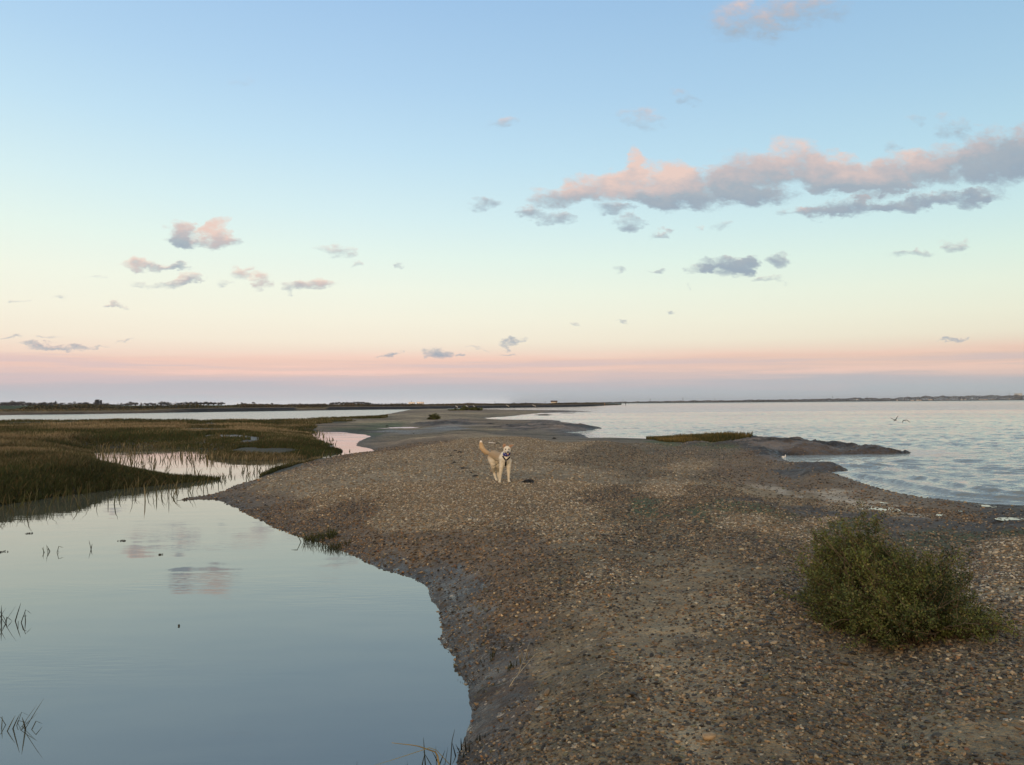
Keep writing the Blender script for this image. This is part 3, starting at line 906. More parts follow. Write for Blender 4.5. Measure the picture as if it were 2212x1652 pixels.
# ------------------------------------------------------------------ pebbles (real stones on the near shingle)
def build_pebbles():
    m = bpy.data.materials.new('pebble')
    m.use_nodes = True
    N = NT(m.node_tree)
    pc = N.n('ShaderNodeAttribute', attribute_name='pc', attribute_type='INSTANCER').outputs['Color']
    nz = N.noise(N.n('ShaderNodeTexCoord').outputs['Object'], 1.6, 4.0, .6)
    k = N.maprange(nz, .3, .7, .72, 1.25)
    c = N.mix(1.0, pc, N.n('ShaderNodeCombineColor', i_0=k, i_1=k, i_2=k).outputs[0], 'MULTIPLY')
    bs = N.n('ShaderNodeBsdfPrincipled', i_Roughness=.62)
    bs.inputs['Specular IOR Level'].default_value = .35
    N.put(bs.inputs['Base Color'], c)
    out = N.n('ShaderNodeOutputMaterial')
    N.t.links.new(bs.outputs[0], out.inputs[0])
    rg = np.random.default_rng(3)
    xs = []; ys = []; ss = []
    for (r0, r1, n, s0, s1) in ((2.2, 5.0, 80000, .0042, .0128), (5.0, 9, 150000, .0052, .0155), (9, 16, 160000, .008, .020), (16, 36, 110000, .012, .026), (2.2, 9, 900, .014, .028)):
        rr = np.sqrt(rg.uniform(r0 ** 2, r1 ** 2, n)); aa = np.radians(rg.uniform(-34, 38, n))
        xs.append(np.sin(aa) * rr); ys.append(np.cos(aa) * rr)
        ss.append(s0 + (s1 - s0) * rg.random(n) ** 2.6)
    x = np.concatenate(xs); y = np.concatenate(ys); s = np.concatenate(ss)
    z, sd, T = surface(x, y, True)
    pbv = T @ np.array([TYPES[k][1] for k in TKEYS])
    patch = np.clip((fbm(x / .7, y / .7, 4, 200) + .22) * 3.2, .12, 1) * np.clip((fbm(x / 3.5, y / 3.5, 3, 210) + .3) * 2.6, .35, 1)
    keep = (sd > -.02) & (rg.random(len(x)) < np.clip(pbv * 1.15, 0, 1) * np.where(np.hypot(x, y) > 9, patch * .5 + .5, patch))
    x, y, z, s, T = x[keep], y[keep], z[keep], s[keep], T[keep]
    n = len(x)
    stones = np.array([(.022, .020, .018), (.042, .036, .030), (.08, .062, .044), (.115, .08, .05), (.10, .092, .080), (.16, .115, .07), (.22, .16, .10), (.058, .056, .054),
                       (.16, .150, .135), (.26, .21, .15), (.22, .12, .055), (.31, .27, .20), (.42, .37, .29), (.12, .065, .040), (.09, .09, .06)])
    pr = np.array([14, 15, 16, 13, 8, 12, 9, 5, 4, 6, .7, 2.4, .9, 1.6, 6]); pr /= pr.sum()
    ci = rg.choice(len(stones), n, p=pr)
    c = stones[ci] * rg.uniform(.75, 1.25, (n, 1))
    dk = (T[:, TKEYS.index('d')] + T[:, TKEYS.index('m')] + T[:, TKEYS.index('w')] + T[:, TKEYS.index('r')])[:, None]
    dry = T[:, TKEYS.index('s')][:, None]
    bb = T[:, TKEYS.index('b')][:, None]
    farther = np.clip((np.hypot(x, y) - 7) / 6, 0, 1)[:, None]
    c = c + farther * dry * .22 * (np.array([.30, .24, .165]) - c) * (c.mean(1) < .16)[:, None]
    c = c * (1 - .06 * dk) * (1 + .16 * dry) * (1 - bb * np.array([.03, .13, .24]))
    c = c * np.array([1.03, 1.0, .87])
    sp = (rg.random(n) < .13) & (farther[:, 0] > 0) & (dry[:, 0] > .4)
    c[sp] = np.array([.42, .38, .29]) * rg.uniform(.7, 1.1, (sp.sum(), 1))
    sc = np.stack([s * rg.uniform(.8, 1.5, n), s * rg.uniform(.7, 1.1, n), s * rg.uniform(.4, .75, n)], -1)
    rot = np.stack([rg.normal(0, .3, n), rg.normal(0, .3, n), rg.uniform(0, 6.28, n)], -1)
    me = bpy.data.meshes.new('shingle_pebbles')
    me.vertices.add(n)
    me.vertices.foreach_set('co', np.stack([x, y, z + sc[:, 2] * .42], -1).astype(np.float32).ravel())
    for nm, val in (('rot', rot), ('scl', sc)):
        a = me.attributes.new(nm, 'FLOAT_VECTOR', 'POINT'); a.data.foreach_set('vector', val.astype(np.float32).ravel())
    a = me.attributes.new('idx', 'INT', 'POINT'); a.data.foreach_set('value', rg.integers(0, 5, n).astype(np.int32))
    a = me.attributes.new('pc', 'FLOAT_COLOR', 'POINT'); a.data.foreach_set('color', np.hstack([c, np.ones((n, 1))]).astype(np.float32).ravel())
    o = obj('shingle_pebbles', me)
    tag(o, 'loose brown grey and cream pebbles covering the spit', kind='stuff')
    g = bpy.data.node_groups.new('pebble_scatter', 'GeometryNodeTree')
    g.interface.new_socket('Geometry', in_out='INPUT', socket_type='NodeSocketGeometry')
    g.interface.new_socket('Geometry', in_out='OUTPUT', socket_type='NodeSocketGeometry')
    nd = g.nodes; lk = g.links
    gi = nd.new('NodeGroupInput'); go = nd.new('NodeGroupOutput')
    join = nd.new('GeometryNodeGeometryToInstance')
    for k in range(5):
        ico = nd.new('GeometryNodeMeshIcoSphere'); ico.inputs['Radius'].default_value = 1.0; ico.inputs['Subdivisions'].default_value = 2
        sp = nd.new('GeometryNodeSetPosition')
        nz = nd.new('ShaderNodeTexNoise'); nz.noise_dimensions = '4D'
        nz.inputs['Scale'].default_value = .8; nz.inputs['W'].default_value = k * 3.7; nz.inputs['Detail'].default_value = 1.0
        vm = nd.new('ShaderNodeVectorMath'); vm.operation = 'SUBTRACT'; vm.inputs[1].default_value = (.5, .5, .5)
        v2 = nd.new('ShaderNodeVectorMath'); v2.operation = 'SCALE'; v2.inputs['Scale'].default_value = 1.5
        lk.new(nz.outputs['Color'], vm.inputs[0]); lk.new(vm.outputs[0], v2.inputs[0])
        lk.new(ico.outputs['Mesh'], sp.inputs['Geometry']); lk.new(v2.outputs[0], sp.inputs['Offset'])
        sh = nd.new('GeometryNodeSetShadeSmooth'); lk.new(sp.outputs[0], sh.inputs[0])
        sm = nd.new('GeometryNodeSetMaterial'); sm.inputs['Material'].default_value = m
        lk.new(sh.outputs[0], sm.inputs[0]); lk.new(sm.outputs[0], join.inputs[0])
    iop = nd.new('GeometryNodeInstanceOnPoints')
    lk.new(gi.outputs[0], iop.inputs['Points']); lk.new(join.outputs[0], iop.inputs['Instance'])
    iop.inputs['Pick Instance'].default_value = True

    def named(nm, ty):
        q = nd.new('GeometryNodeInputNamedAttribute'); q.data_type = ty; q.inputs['Name'].default_value = nm
        return next(s_ for s_ in q.outputs if s_.enabled and s_.name == 'Attribute')
    lk.new(named('idx', 'INT'), iop.inputs['Instance Index'])
    e = nd.new('FunctionNodeEulerToRotation'); lk.new(named('rot', 'FLOAT_VECTOR'), e.inputs[0])
    lk.new(e.outputs[0], iop.inputs['Rotation']); lk.new(named('scl', 'FLOAT_VECTOR'), iop.inputs['Scale'])
    lk.new(iop.outputs[0], go.inputs[0])
    md = o.modifiers.new('scatter', 'NODES'); md.node_group = g
    print('pebbles', n)


build_pebbles()


# ------------------------------------------------------------------ marsh grass
def blades(x, y, z, h, w, lean, c_lo, c_hi, rg, seg=2):
    n = len(x)
    th = rg.uniform(0, 6.28, n)
    d = np.stack([np.cos(th), np.sin(th), np.zeros(n)], -1) * (lean * h)[:, None]
    d[:, 0] += .10 * h
    ph = rg.uniform(0, 3.14, n) * .5 - .78
    s = np.stack([np.cos(ph), np.sin(ph), np.zeros(n)], -1) * (w / 2)[:, None]
    b = np.stack([x, y, z], -1)
    m_ = b + d * .35 + np.array([0, 0, 1.0]) * (h * .6)[:, None]
    t = b + d + np.array([0, 0, 1.0]) * (h * .98)[:, None]
    v = np.stack([b - s, b + s, m_ + s * .8, m_ - s * .8, t], 1).reshape(-1, 3)
    base = np.arange(n)[:, None] * 5
    q = base + np.array([0, 1, 2, 3]); tr = base + np.array([3, 2, 4])
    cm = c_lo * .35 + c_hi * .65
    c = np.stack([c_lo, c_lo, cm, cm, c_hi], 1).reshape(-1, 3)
    return v, [q, tr], c


def build_marsh():
    rg = np.random.default_rng(5)
    n = 760000
    az = np.radians(rg.uniform(-47, -9, n))
    k = rg.random(n)
    D = 1 / (1 / 14.0 ** .85 + k * (1 / 230.0 ** .85 - 1 / 14.0 ** .85)) ** (1 / .85)
    x = np.sin(az) * D; y = np.cos(az) * D
    z, sd, T = surface(x, y, True)
    hz = T[:, TKEYS.index('h')]
    gp = fbm(x / 3.2, y / 3.2, 4, 300)
    mudgap = fbm(x / 7, y / 7, 4, 320)
    uu_, vv_ = proj(x, y, z)
    keep = (sdist(x, y, MARSH) > 0) & (hz > .35) & (sd > -.10) & ((mudgap > -.15) | (sd < .8)) & (gp > -.27)
    # very sparse stems standing in the creek, beside the marsh
    wateredge = (hz > .35) & (sd < -.10) & (sd > -2.2) & (rg.random(n) < np.where(D > 30, .032, .016) * np.exp(sd / np.where(D > 30, 1.8, .8))) & (D > 17) & (D < 75)
    sel = keep | wateredge
    x, y, z, sd, gp, D = x[sel], y[sel], z[sel], sd[sel], gp[sel], D[sel]
    wt = wateredge[sel]
    z = np.maximum(z, -.02)
    n = len(x)
    # low dark purslane near the bank, taller straw coloured grass on the mounds
    edge = np.clip(1 - (sd - 1.0) / 2.4 + 1.6 * fbm(x / 1.8, y / 1.8, 3, 333), 0, 1) * (sd > -.1)
    edge = np.maximum(edge, np.clip(fbm(x / 6, y / 6, 3, 351) * 4 + .1, 0, .9))
    h = np.where(rg.random(n) < edge, rg.uniform(.06, .17, n), rg.uniform(.10, .30, n) * (1 + gp))
    h = h * np.where(wt, 1.1, 1.0)
    w = (.005 + .00062 * D) * rg.uniform(.6, 1.5, n)
    band = fbm(x / 9, y / 3.5, 4, 380)
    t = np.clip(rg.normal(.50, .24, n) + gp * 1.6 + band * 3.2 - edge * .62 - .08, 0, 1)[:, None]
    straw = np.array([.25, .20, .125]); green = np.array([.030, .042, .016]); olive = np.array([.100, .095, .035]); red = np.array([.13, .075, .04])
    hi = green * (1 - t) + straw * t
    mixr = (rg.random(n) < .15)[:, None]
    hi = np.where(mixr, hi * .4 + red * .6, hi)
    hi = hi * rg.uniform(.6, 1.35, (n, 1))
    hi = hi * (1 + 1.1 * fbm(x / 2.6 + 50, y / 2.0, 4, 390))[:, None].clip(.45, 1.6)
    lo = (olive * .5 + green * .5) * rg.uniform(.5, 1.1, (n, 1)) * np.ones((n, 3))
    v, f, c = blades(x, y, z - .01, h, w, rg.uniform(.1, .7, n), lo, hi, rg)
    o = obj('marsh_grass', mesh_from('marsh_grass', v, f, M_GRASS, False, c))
    tag(o, 'dark green and straw coloured salt marsh grass', kind='stuff')
    print('blades', n)
    # grass along the low ledge by the sea
    n = 26000
    u = rg.uniform(1395, 1650, n); vv = rg.uniform(938, 966, n)
    pts = np.array([P(a, b, .3) for a, b in zip(u, vv)])
    x, y = pts[:, 0], pts[:, 1]
    z, sd, T = surface(x, y, True)
    lim = 953 - np.abs((u - 1540) / 110) ** 3 * 6 + 12 * fbm(x / 2, y / 1.5, 3, 12)
    keep = (sd > .05) & (vv < lim) & (u < 1600 + 8 * (950 - vv) * .5)
    x, y, z, u = x[keep], y[keep], z[keep], u[keep]
    n = len(x); D = np.hypot(x, y)
    tt = np.clip(rg.normal(.5, .3, n) + fbm(x / 1.5, y / 1.5, 3, 4) * 1.5, 0, 1)[:, None]
    hi = (green * (1 - tt) + np.array([.20, .14, .05]) * tt) * rg.uniform(.7, 1.3, (n, 1))
    v, f, c = blades(x, y, z - .01, rg.uniform(.05, .2, n) * (1 + .5 * (u > 1520)), (.004 + .0005 * D), rg.uniform(.1, .6, n), np.tile(green * .7, (n, 1)), hi, rg)
    o = obj('shore_grass', mesh_from('shore_grass', v, f, M_GRASS, False, c))
    tag(o, 'short tan and green grass on the low ledge beside the sea', kind='stuff')


build_marsh()


# ------------------------------------------------------------------ the far land
def resample(pts, n):
    pts = np.asarray(pts)
    d = np.concatenate([[0], np.cumsum(np.linalg.norm(np.diff(pts, axis=0), axis=1))])
    t = np.linspace(0, d[-1], n)
    return np.stack([np.interp(t, d, pts[:, 0]), np.interp(t, d, pts[:, 1])], -1)


def strip(name, line, prof, label, kind='structure', seed=0, n=500):
    """loft: prof = [(offset away from the viewpoint, height, colour, unevenness)]"""
    L = line(n) if callable(line) else resample(line, n)
    u = L / np.linalg.norm(L, axis=1)[:, None]
    vs = []; cs = []
    for off, z, c, un in prof:
        p = L + u * off
        q = fbm(p[:, 0] / 14, p[:, 1] / 14, 4, seed)
        q2 = fbm(p[:, 0] / 60, p[:, 1] / 60, 3, seed + 5)
        zz = z(L) if callable(z) else np.full(n, float(z))
        cc = c(L) if callable(c) else np.tile(np.array(c), (n, 1))
        vs.append(np.stack([p[:, 0], p[:, 1], zz + un * (q * 1.4 + q2)], -1))
        cs.append(cc * (1 + .8 * q + .5 * q2)[:, None])
    k = len(prof)
    v = np.vstack(vs); c = np.clip(np.vstack(cs), 0, 1)
    f = np.array([(i * n + j, i * n + j + 1, (i + 1) * n + j + 1, (i + 1) * n + j) for i in range(k - 1) for j in range(n - 1)])
    o = obj(name, mesh_from(name, v, f, M_LAND, True, c))
    tag(o, label, kind=kind)
    return o


BANK_UV = [(-700, 903), (-300, 899.5), (-100, 897.5), (0, 896.4), (150, 894.6), (312, 892.2), (400, 890.6), (520, 888.8), (646, 886.9), (729, 885.4), (880, 883.9), (960, 882.6),
           (1041, 881.5), (1121, 880.2), (1201, 879.3), (1245, 878.4), (1281, 877.1), (1310, 875.6), (1342, 874.6)]
BANK = np.array([P(u, v) for u, v in BANK_UV])


def ucol(L):
    return proj(L[:, 0], L[:, 1], np.zeros(len(L)))[0]


def bank_line(n):
    us = np.linspace(-700, 1342, n)
    vv = np.interp(us, [p[0] for p in BANK_UV], [p[1] for p in BANK_UV])
    return np.array([P(a, b) for a, b in zip(us, vv)])


def reveal(L):
    """where the dark stone revetment lines the bank"""
    u = ucol(L)
    return (np.clip((u - 300) / 120, 0, 1) * (1 - np.clip((u - 636) / 8, 0, 1)) + np.clip((u - 702) / 8, 0, 1))


def cmix(a, b, t):
    return np.asarray(a) * (1 - t)[:, None] + np.asarray(b) * t[:, None]


def taper(L, z):
    u = ucol(L)
    return z * np.clip((1345 - u) / 60, .25, 1)


DARKS = (.022, .022, .024)
strip('far_bank', bank_line, [
    (-3, -.4, DARKS, 0),
    (0, 0, lambda L: cmix((.075, .058, .045), DARKS, reveal(L)), .02),
    (1.6, lambda L: taper(L, .45), lambda L: cmix((.085, .065, .048), DARKS, reveal(L)), .03),
    (5, lambda L: taper(L, .75 + .35 * reveal(L)), lambda L: cmix((.14, .115, .07), DARKS, reveal(L)), .04),
    (7, lambda L: taper(L, .85 + .5 * reveal(L)), lambda L: cmix((.17, .14, .09), (.13, .10, .07), reveal(L)), .05),
    (15, lambda L: taper(L, 1.0 + .45 * reveal(L)), (.12, .10, .055), .1),
    (24, lambda L: taper(L, 1.3 + .3 * reveal(L)), (.06, .06, .035), .15),
    (40, lambda L: taper(L, 1.9), (.045, .06, .032), .15),
    (60, lambda L: taper(L, np.interp(ucol(L), [0, 600, 900], [2.75, 2.3, 2.0])), (.050, .075, .038), .1),
    (90, lambda L: taper(L, np.interp(ucol(L), [0, 600, 900], [2.8, 2.3, 1.9])), (.050, .075, .038), .1),
    (300, lambda L: taper(L, 2.2), (.05, .07, .04), .2),
    (1300, lambda L: taper(L, 2.3), (.05, .065, .045), .2),
], 'low far bank with dark stone edge and rough grass')


def hedge(name, label, n, urange, off, zr, size, cols, seed, gaps=0.0, kind='stuff'):
    rg = np.random.default_rng(seed)
    us = rg.uniform(*urange, n)
    L = np.array([P(a, np.interp(a, [p[0] for p in BANK_UV], [p[1] for p in BANK_UV])) for a in us])
    uu = L / np.linalg.norm(L, axis=1)[:, None]
    o_ = rg.uniform(off[0], off[1], n)
    p = L + uu * o_[:, None]
    clump = fbm(p[:, 0] / 9, p[:, 1] / 22, 4, seed)
    top = zr[1] * (1 + clump * 1.3) if zr[1] != 2.35 else np.interp(us, [520, 640, 760, 850, 880, 920, 945, 1100, 1180, 1210, 1250], [2.4, 2.3, 2.35, 2.2, 1.95, 1.95, 2.15, 2.2, 2.1, 2.1, 2.35]) * (1 + clump * .55)
    z = zr[0] + (top - zr[0]) * rg.random(n) ** .8
    if gaps:
        k = clump > -gaps
        p, z, clump, us = p[k], z[k], clump[k], us[k]
    n = len(p)
    z = z * np.clip((1345 - us) / 60, .35, 1)
    v, f = leaf_cards(np.stack([p[:, 0], p[:, 1], z], -1), rg.uniform(.5, 1.2, n) * size, 1.5, 0, rg)
    ci = rg.choice(len(cols), n)
    c = np.array(cols)[ci] * (1 + 1.2 * fbm(p[:, 0] / 25, p[:, 1] / 25, 3, seed + 3))[:, None] * rg.uniform(.6, 1.4, (n, 1))
    o = obj(name, mesh_from(name, v, f, M_LEAF, False, np.repeat(np.clip(c, 0, 1), 4, 0)))
    tag(o, label, kind=kind)


hedge('bank_scrub', 'dense dark olive scrub along the far bank behind the channel', 30000, (-650, 560), (16, 26), (.9, 2.1), .55,
      [(.045, .045, .022), (.07, .06, .03), (.035, .042, .02), (.085, .065, .035)], 41, .25)
hedge('bank_scrub', 'rust brown and olive scrub along the top of the dark stone bank', 34000, (520, 1335), (12, 40), (1.1, 2.35), .55,
      [(.075, .05, .03), (.05, .045, .024), (.10, .07, .04), (.04, .042, .022)], 43, .3)
hedge('bank_grass', 'pale dry grass fringe along the far bank', 14000, (-650, 1335), (6, 14), (.8, 1.35), .35,
      [(.20, .16, .09), (.15, .12, .06), (.11, .10, .05)], 47, .2)


# trees: bare winter crowns, five shapes
def tree_meshes(seed, shape):
    rg = np.random.default_rng(seed)
    mb = MB()
    bark = (.055, .045, .038)
    top = .42 if shape != 'poplar' else .8
    mb.tube([(0, 0, -.03), (.01, 0, .15), (0, .01, .3), (0.01, 0, top)], [.035, .028, .022, .010], 6, bark)
    tips = []
    nl = 9
    for k in range(nl):
        a = k * 2.4 + rg.uniform(-.3, .3)
        z0 = rg.uniform(.18, .42)
        if shape == 'umbrella':
            z0 = rg.uniform(.3, .5); r = rg.uniform(.3, .5); z1 = rg.uniform(.78, .9)
        elif shape == 'poplar':
            z0 = rg.uniform(.1, .7); r = rg.uniform(.05, .12); z1 = z0 + .25
        else:
            r = rg.uniform(.2, .42); z1 = rg.uniform(.5, .88)
        p = np.array([[0, 0, z0], [math.cos(a) * r * .5, math.sin(a) * r * .5, z0 + (z1 - z0) * .6], [math.cos(a) * r, math.sin(a) * r, z1]])
        mb.tube(p, [.014, .009, .004], 4, bark)
        tips.append(p[2]); tips.append(p[1] * .4 + p[2] * .6)
    trunk = mb.mesh('trunk', M_BARK)
    pts = []
    ncl = 34
    for k in range(ncl):
        if shape == 'umbrella':
            a = rg.uniform(0, 6.28); r = rg.uniform(0, .5) ; c = np.array([math.cos(a) * r, math.sin(a) * r, .93 - r * r * .9 + rg.uniform(-.04, .05)]); s = (.09, .09, .05)
        elif shape == 'poplar':
            c = np.array([rg.normal() * .05, rg.normal() * .05, rg.uniform(.2, 1.0)]); s = (.05, .05, .07)
        elif shape == 'low':
            a = rg.uniform(0, 6.28); r = rg.uniform(0, .75); c = np.array([math.cos(a) * r, math.sin(a) * r, rg.uniform(.05, .98 - r * .5)]); s = (.14, .14, .10)
        else:
            c = tips[k % len(tips)] * rg.uniform(.75, 1.12) + rg.normal(size=3) * .03; c[2] = min(c[2], .92); s = (.09, .09, .07)
        pts.append(c + rg.normal(size=(34, 3)) * np.array(s))
    pts = np.vstack(pts)
    pts[:, 2] = np.clip(pts[:, 2], .06, 1.03)
    v, f = leaf_cards(pts, rg.uniform(.05, .13, len(pts)), 1.8, 0, rg)
    c = np.array([(.060, .055, .055)]) * rg.uniform(.6, 1.5, (len(pts), 1)) * np.array([(1, .95, .85)])
    crown = mesh_from('crown', v, f, M_LEAF, False, np.repeat(c, 4, 0))
    return trunk, crown


TREES = {k: [tree_meshes(100 + i * 7 + j, k) for j in range(3)] for i, k in enumerate(('round', 'umbrella', 'poplar', 'low'))}


def put_tree(u, vtop, vbase, wid, shape, Y, label, group=None, name='bare_tree', cat='tree'):
    """tree of real size at distance Y: wid and heights measured"""
    zt = at(u, vtop, Y)[2]; b = at(u, vbase, Y)
    z0 = 2.0
    h = zt - z0
    t, c = TREES[shape][random.randrange(3)]
    e = bpy.data.objects.new(name, None)
    COL.objects.link(e)
    e.location = (b[0], b[1], z0)
    nat = {'round': .85, 'umbrella': 1.05, 'poplar': .22, 'low': 1.6}[shape]
    sx = (wid / 1697.0 * Y) / nat
    e.scale = (sx, sx, h)
    e.rotation_euler = (0, 0, random.uniform(0, 6.28))
    tag(e, label, cat, group)
    for nm, me in (('trunk', t), ('crown', c)):
        obj(nm, me, e)
    return e


zu = lambda z: z * .1774
zv = lambda z, o=840.8: o + z * .1774
# left skyline
G = 'bare trees of the wood at the left end of the skyline'
x = -60
while x < 243:
    zt = np.interp(x / .1774, [-1700, 0, 60, 130, 250, 330, 400, 520, 620, 760, 900, 1100, 1270, 1350], [150, 158, 152, 143, 148, 158, 165, 158, 156, 163, 162, 158, 163, 172]) + random.uniform(-2, 4)
    w = random.uniform(16, 26)
    put_tree(x, zv(zt), zv(206), w, random.choice(['round', 'low', 'low']), random.uniform(880, 960), 'dark rounded bare tree in the wood at the left end of the skyline', G)
    x += random.uniform(6, 10)
put_tree(210, zv(129), zv(195), 7, 'poplar', 900, 'tallest narrow tree poking above the wood on the left skyline')
put_tree(218, zv(135), zv(195), 3, 'poplar', 905, 'thin pointed tree just right of the tallest narrow one on the left skyline')
put_tree(161, zv(148), zv(190), 4, 'round', 900, 'small tree rising singly above the left wood')
put_tree(120, zv(146), zv(190), 2.2, 'poplar', 880, 'thin spike of a tree above the left wood')
put_tree(263, zv(171), zv(212), 30, 'low', 620, 'dark low thicket in front of the wood on the left skyline', name='thicket', cat='thicket')
ORD = 'first second third fourth fifth sixth seventh eighth ninth tenth eleventh twelfth thirteenth fourteenth fifteenth sixteenth seventeenth eighteenth nineteenth twentieth twenty-first twenty-second'.split()
_k = 0
G2 = 'trees in the broken row left of the two lone trees'
for z_, w, t in ((1440, 9, 166), (1480, 9, 166), (1540, 10, 164), (1590, 12, 152), (1650, 10, 156), (1720, 9, 162), (1790, 11, 164), (1860, 10, 162), (1910, 9, 164), (1970, 12, 146), (2030, 12, 153), (2080, 9, 163),
                 (2140, 9, 150), (2190, 10, 156), (2235, 9, 154), (2290, 12, 149), (2350, 12, 150), (2410, 11, 155), (2480, 13, 148), (2540, 12, 152), (2600, 12, 153), (2660, 9, 163)):
    put_tree(zu(z_), zv(t), zv(186), w * 1.15, 'round' if w > 9 else 'low', random.uniform(860, 940), ORD[_k] + ' tree from the left in the broken row left of the lone trees', G2); _k += 1
for z_, w, t, lab in ((2695, 13, 152, 'rounded tree ending the broken row on the skyline'), (2970, 11, 159, 'domed lone bush-like tree, left of the two lone trees')):
    put_tree(zu(z_), zv(t), zv(184), w, 'round', 900, lab)
put_tree(392.4 + zu(870), zv(156), zv(184), 8, 'umbrella', 900, 'flat-topped lone tree, larger of the two on the open skyline')
put_tree(392.4 + zu(1097), zv(167), zv(187), 5, 'umbrella', 900, 'tiny flat-topped lone tree on the open skyline')
G3 = 'low trees of the dark copse between the lone trees and the tall row'
x = 1315
while x < 1735:
    put_tree(392.4 + zu(x), zv(172 + random.uniform(-4, 3) - (12 if abs(x - 1365) < 12 else 0)), zv(190), 9, 'low', random.uniform(900, 940), 'low dark tree in the copse between the lone trees and the tall row', G3)
    x += random.uniform(28, 42)
G4 = 'bare trees of the tall row left of the white building'
_k = 0
for z_, t in ((1835, 156), (1890, 154), (1945, 153), (1985, 152), (2030, 152), (2085, 149), (2140, 147), (2190, 150), (2235, 150), (2275, 158)):
    put_tree(392.4 + zu(z_), zv(t), zv(190), 10.5, 'round', random.uniform(700, 740), ORD[_k] + ' broad bare tree from the left in the tall row beside the white building', G4); _k += 1
put_tree(784.8 + zu(72), zv(172), zv(190), 6, 'low', 600, 'small round bush right of the tall row of trees', name='bush', cat='bush')
G5 = 'low trees of the line left of the white building'
x = 110
while x < 540:
    put_tree(784.8 + zu(x), zv(np.interp(x, [100, 250, 460, 540], [170, 171, 164, 172]) + random.uniform(-2, 2)), zv(186), 9, 'low', random.uniform(1000, 1100), 'low tree in the dark line just left of the white building', G5)
    x += random.uniform(30, 44)
for z_, w, t in ((1635, 5, 165), (1830, 6, 157), (1975, 5, 157)):
    put_tree(784.8 + zu(z_), zv(t), zv(182), w, 'low', 420, {1635: 'small dark bush on the bank left of the hut', 1830: 'taller of the two dark bushes on the bank left of the hut', 1975: 'dark bush nearest the hut on the far bank'}[z_], name='bush', cat='bush')

# right far shore, about three kilometres off
SHORE_UV = [(1262, 870.9), (1290, 870.8), (1457, 870.1), (1640, 868.6), (1836, 866.9), (2000, 865.5), (2211, 864.0), (2500, 861.8), (2900, 858.6)]


def shore_line(n):
    us = np.linspace(1262, 2900, n)
    vv = hor(us) + 1.15
    return np.array([P(a, b) for a, b in zip(us, vv)])


TOPS = [(1262, 1.9), (1300, 2.0), (1400, 3.0), (1457, 3.6), (1600, 4.4), (1750, 5.0), (1850, 7.0), (1900, 5.6), (1930, 5.4), (1940, 7.2), (1985, 9.2), (2080, 9.2), (2211, 9.5), (2900, 11)]
strip('far_shore', shore_line, [
    (-30, -1, (.05, .05, .05), 0), (0, 0.3, (.08, .08, .075), .1), (40, 1.5, (.055, .065, .055), .4), (250, 3.0, (.05, .065, .05), .5), (1200, 5.0, (.045, .05, .045), .5)],
    'low dark shore far across the estuary')


def far_wood():
    rg = np.random.default_rng(77)
    n = 52000
    us = rg.uniform(1264, 2880, n)
    L = np.array([P(a, hor(a) + 1.15) for a in us])
    uu = L / np.linalg.norm(L, axis=1)[:, None]
    p = L + uu * rg.uniform(25, 320, n)[:, None]
    Dk = np.hypot(p[:, 0], p[:, 1])
    top = 2 + np.interp(us, [t[0] for t in TOPS], [t[1] for t in TOPS]) / 1697 * Dk * .85
    top = top * (1 + .55 * fbm(us / 9, us * 0, 4, 8))
    z = top * rg.random(n) ** .7
    v, f = leaf_cards(np.stack([p[:, 0], p[:, 1], z], -1), rg.uniform(1.6, 4.2, n), 1.6, 0, rg)
    cols = np.array([(.05, .05, .048), (.07, .06, .055), (.05, .06, .045), (.085, .065, .05)])
    c = cols[rg.choice(4, n)] * (1 + 1.3 * fbm(us / 14, us * 0, 3, 33))[:, None] * rg.uniform(.6, 1.3, (n, 1))
    o = obj('far_wood', mesh_from('far_wood', v, f, M_LEAF, False, np.repeat(np.clip(c, .01, 1), 4, 0)))
    tag(o, 'unbroken dark woodland lining the far shore across the estuary', kind='stuff')


far_wood()


# ------------------------------------------------------------------ far buildings
def house(name, u, vtop, vbase, wid, Y, wall, roofc, label, cat, group=None, roof=.45, flat=False, depth=None, windows=3):
    b = at(u, vbase, Y)
    H = at(u, vtop, Y)[2] - b[2]
    Wm = wid / 1697 * Y
    e = bpy.data.objects.new(name, None); COL.objects.link(e)
    e.location = b
    e.rotation_euler = (0, 0, -math.atan2(b[0], b[1]))
    tag(e, label, cat, group)
    dp = depth or Wm * .6
    hw = H * (1 - roof) if not flat else H
    m = MB(); m.box((0, dp / 2, hw / 2), (Wm, dp, hw), 0, wall); m.build('wall', M_PAINT, e)
    m = MB()
    if flat:
        m.box((0, dp / 2, hw + .1), (Wm * 1.02, dp * 1.02, .2), 0, roofc)
    else:
        o_ = .06 * Wm
        v = [(-Wm / 2 - o_, -o_, hw), (Wm / 2 + o_, -o_, hw), (Wm / 2 + o_, dp + o_, hw), (-Wm / 2 - o_, dp + o_, hw), (-Wm / 2 - o_, dp / 2, H), (Wm / 2 + o_, dp / 2, H)]
        m.add(v, [[0, 1, 5, 4], [2, 3, 4, 5]], roofc)
        m.add(v, [[1, 2, 5], [3, 0, 4], [0, 3, 2], [0, 2, 1]], roofc)
    m.build('roof', M_PAINT, e)
    for k in range(windows):
        m = MB(); m.box(((k - (windows - 1) / 2) * Wm / windows, -.03, hw * .55), (Wm / windows * .4, .06, hw * .35), 0, (.05, .06, .07)); m.build('window', M_PAINT, e)
    return e


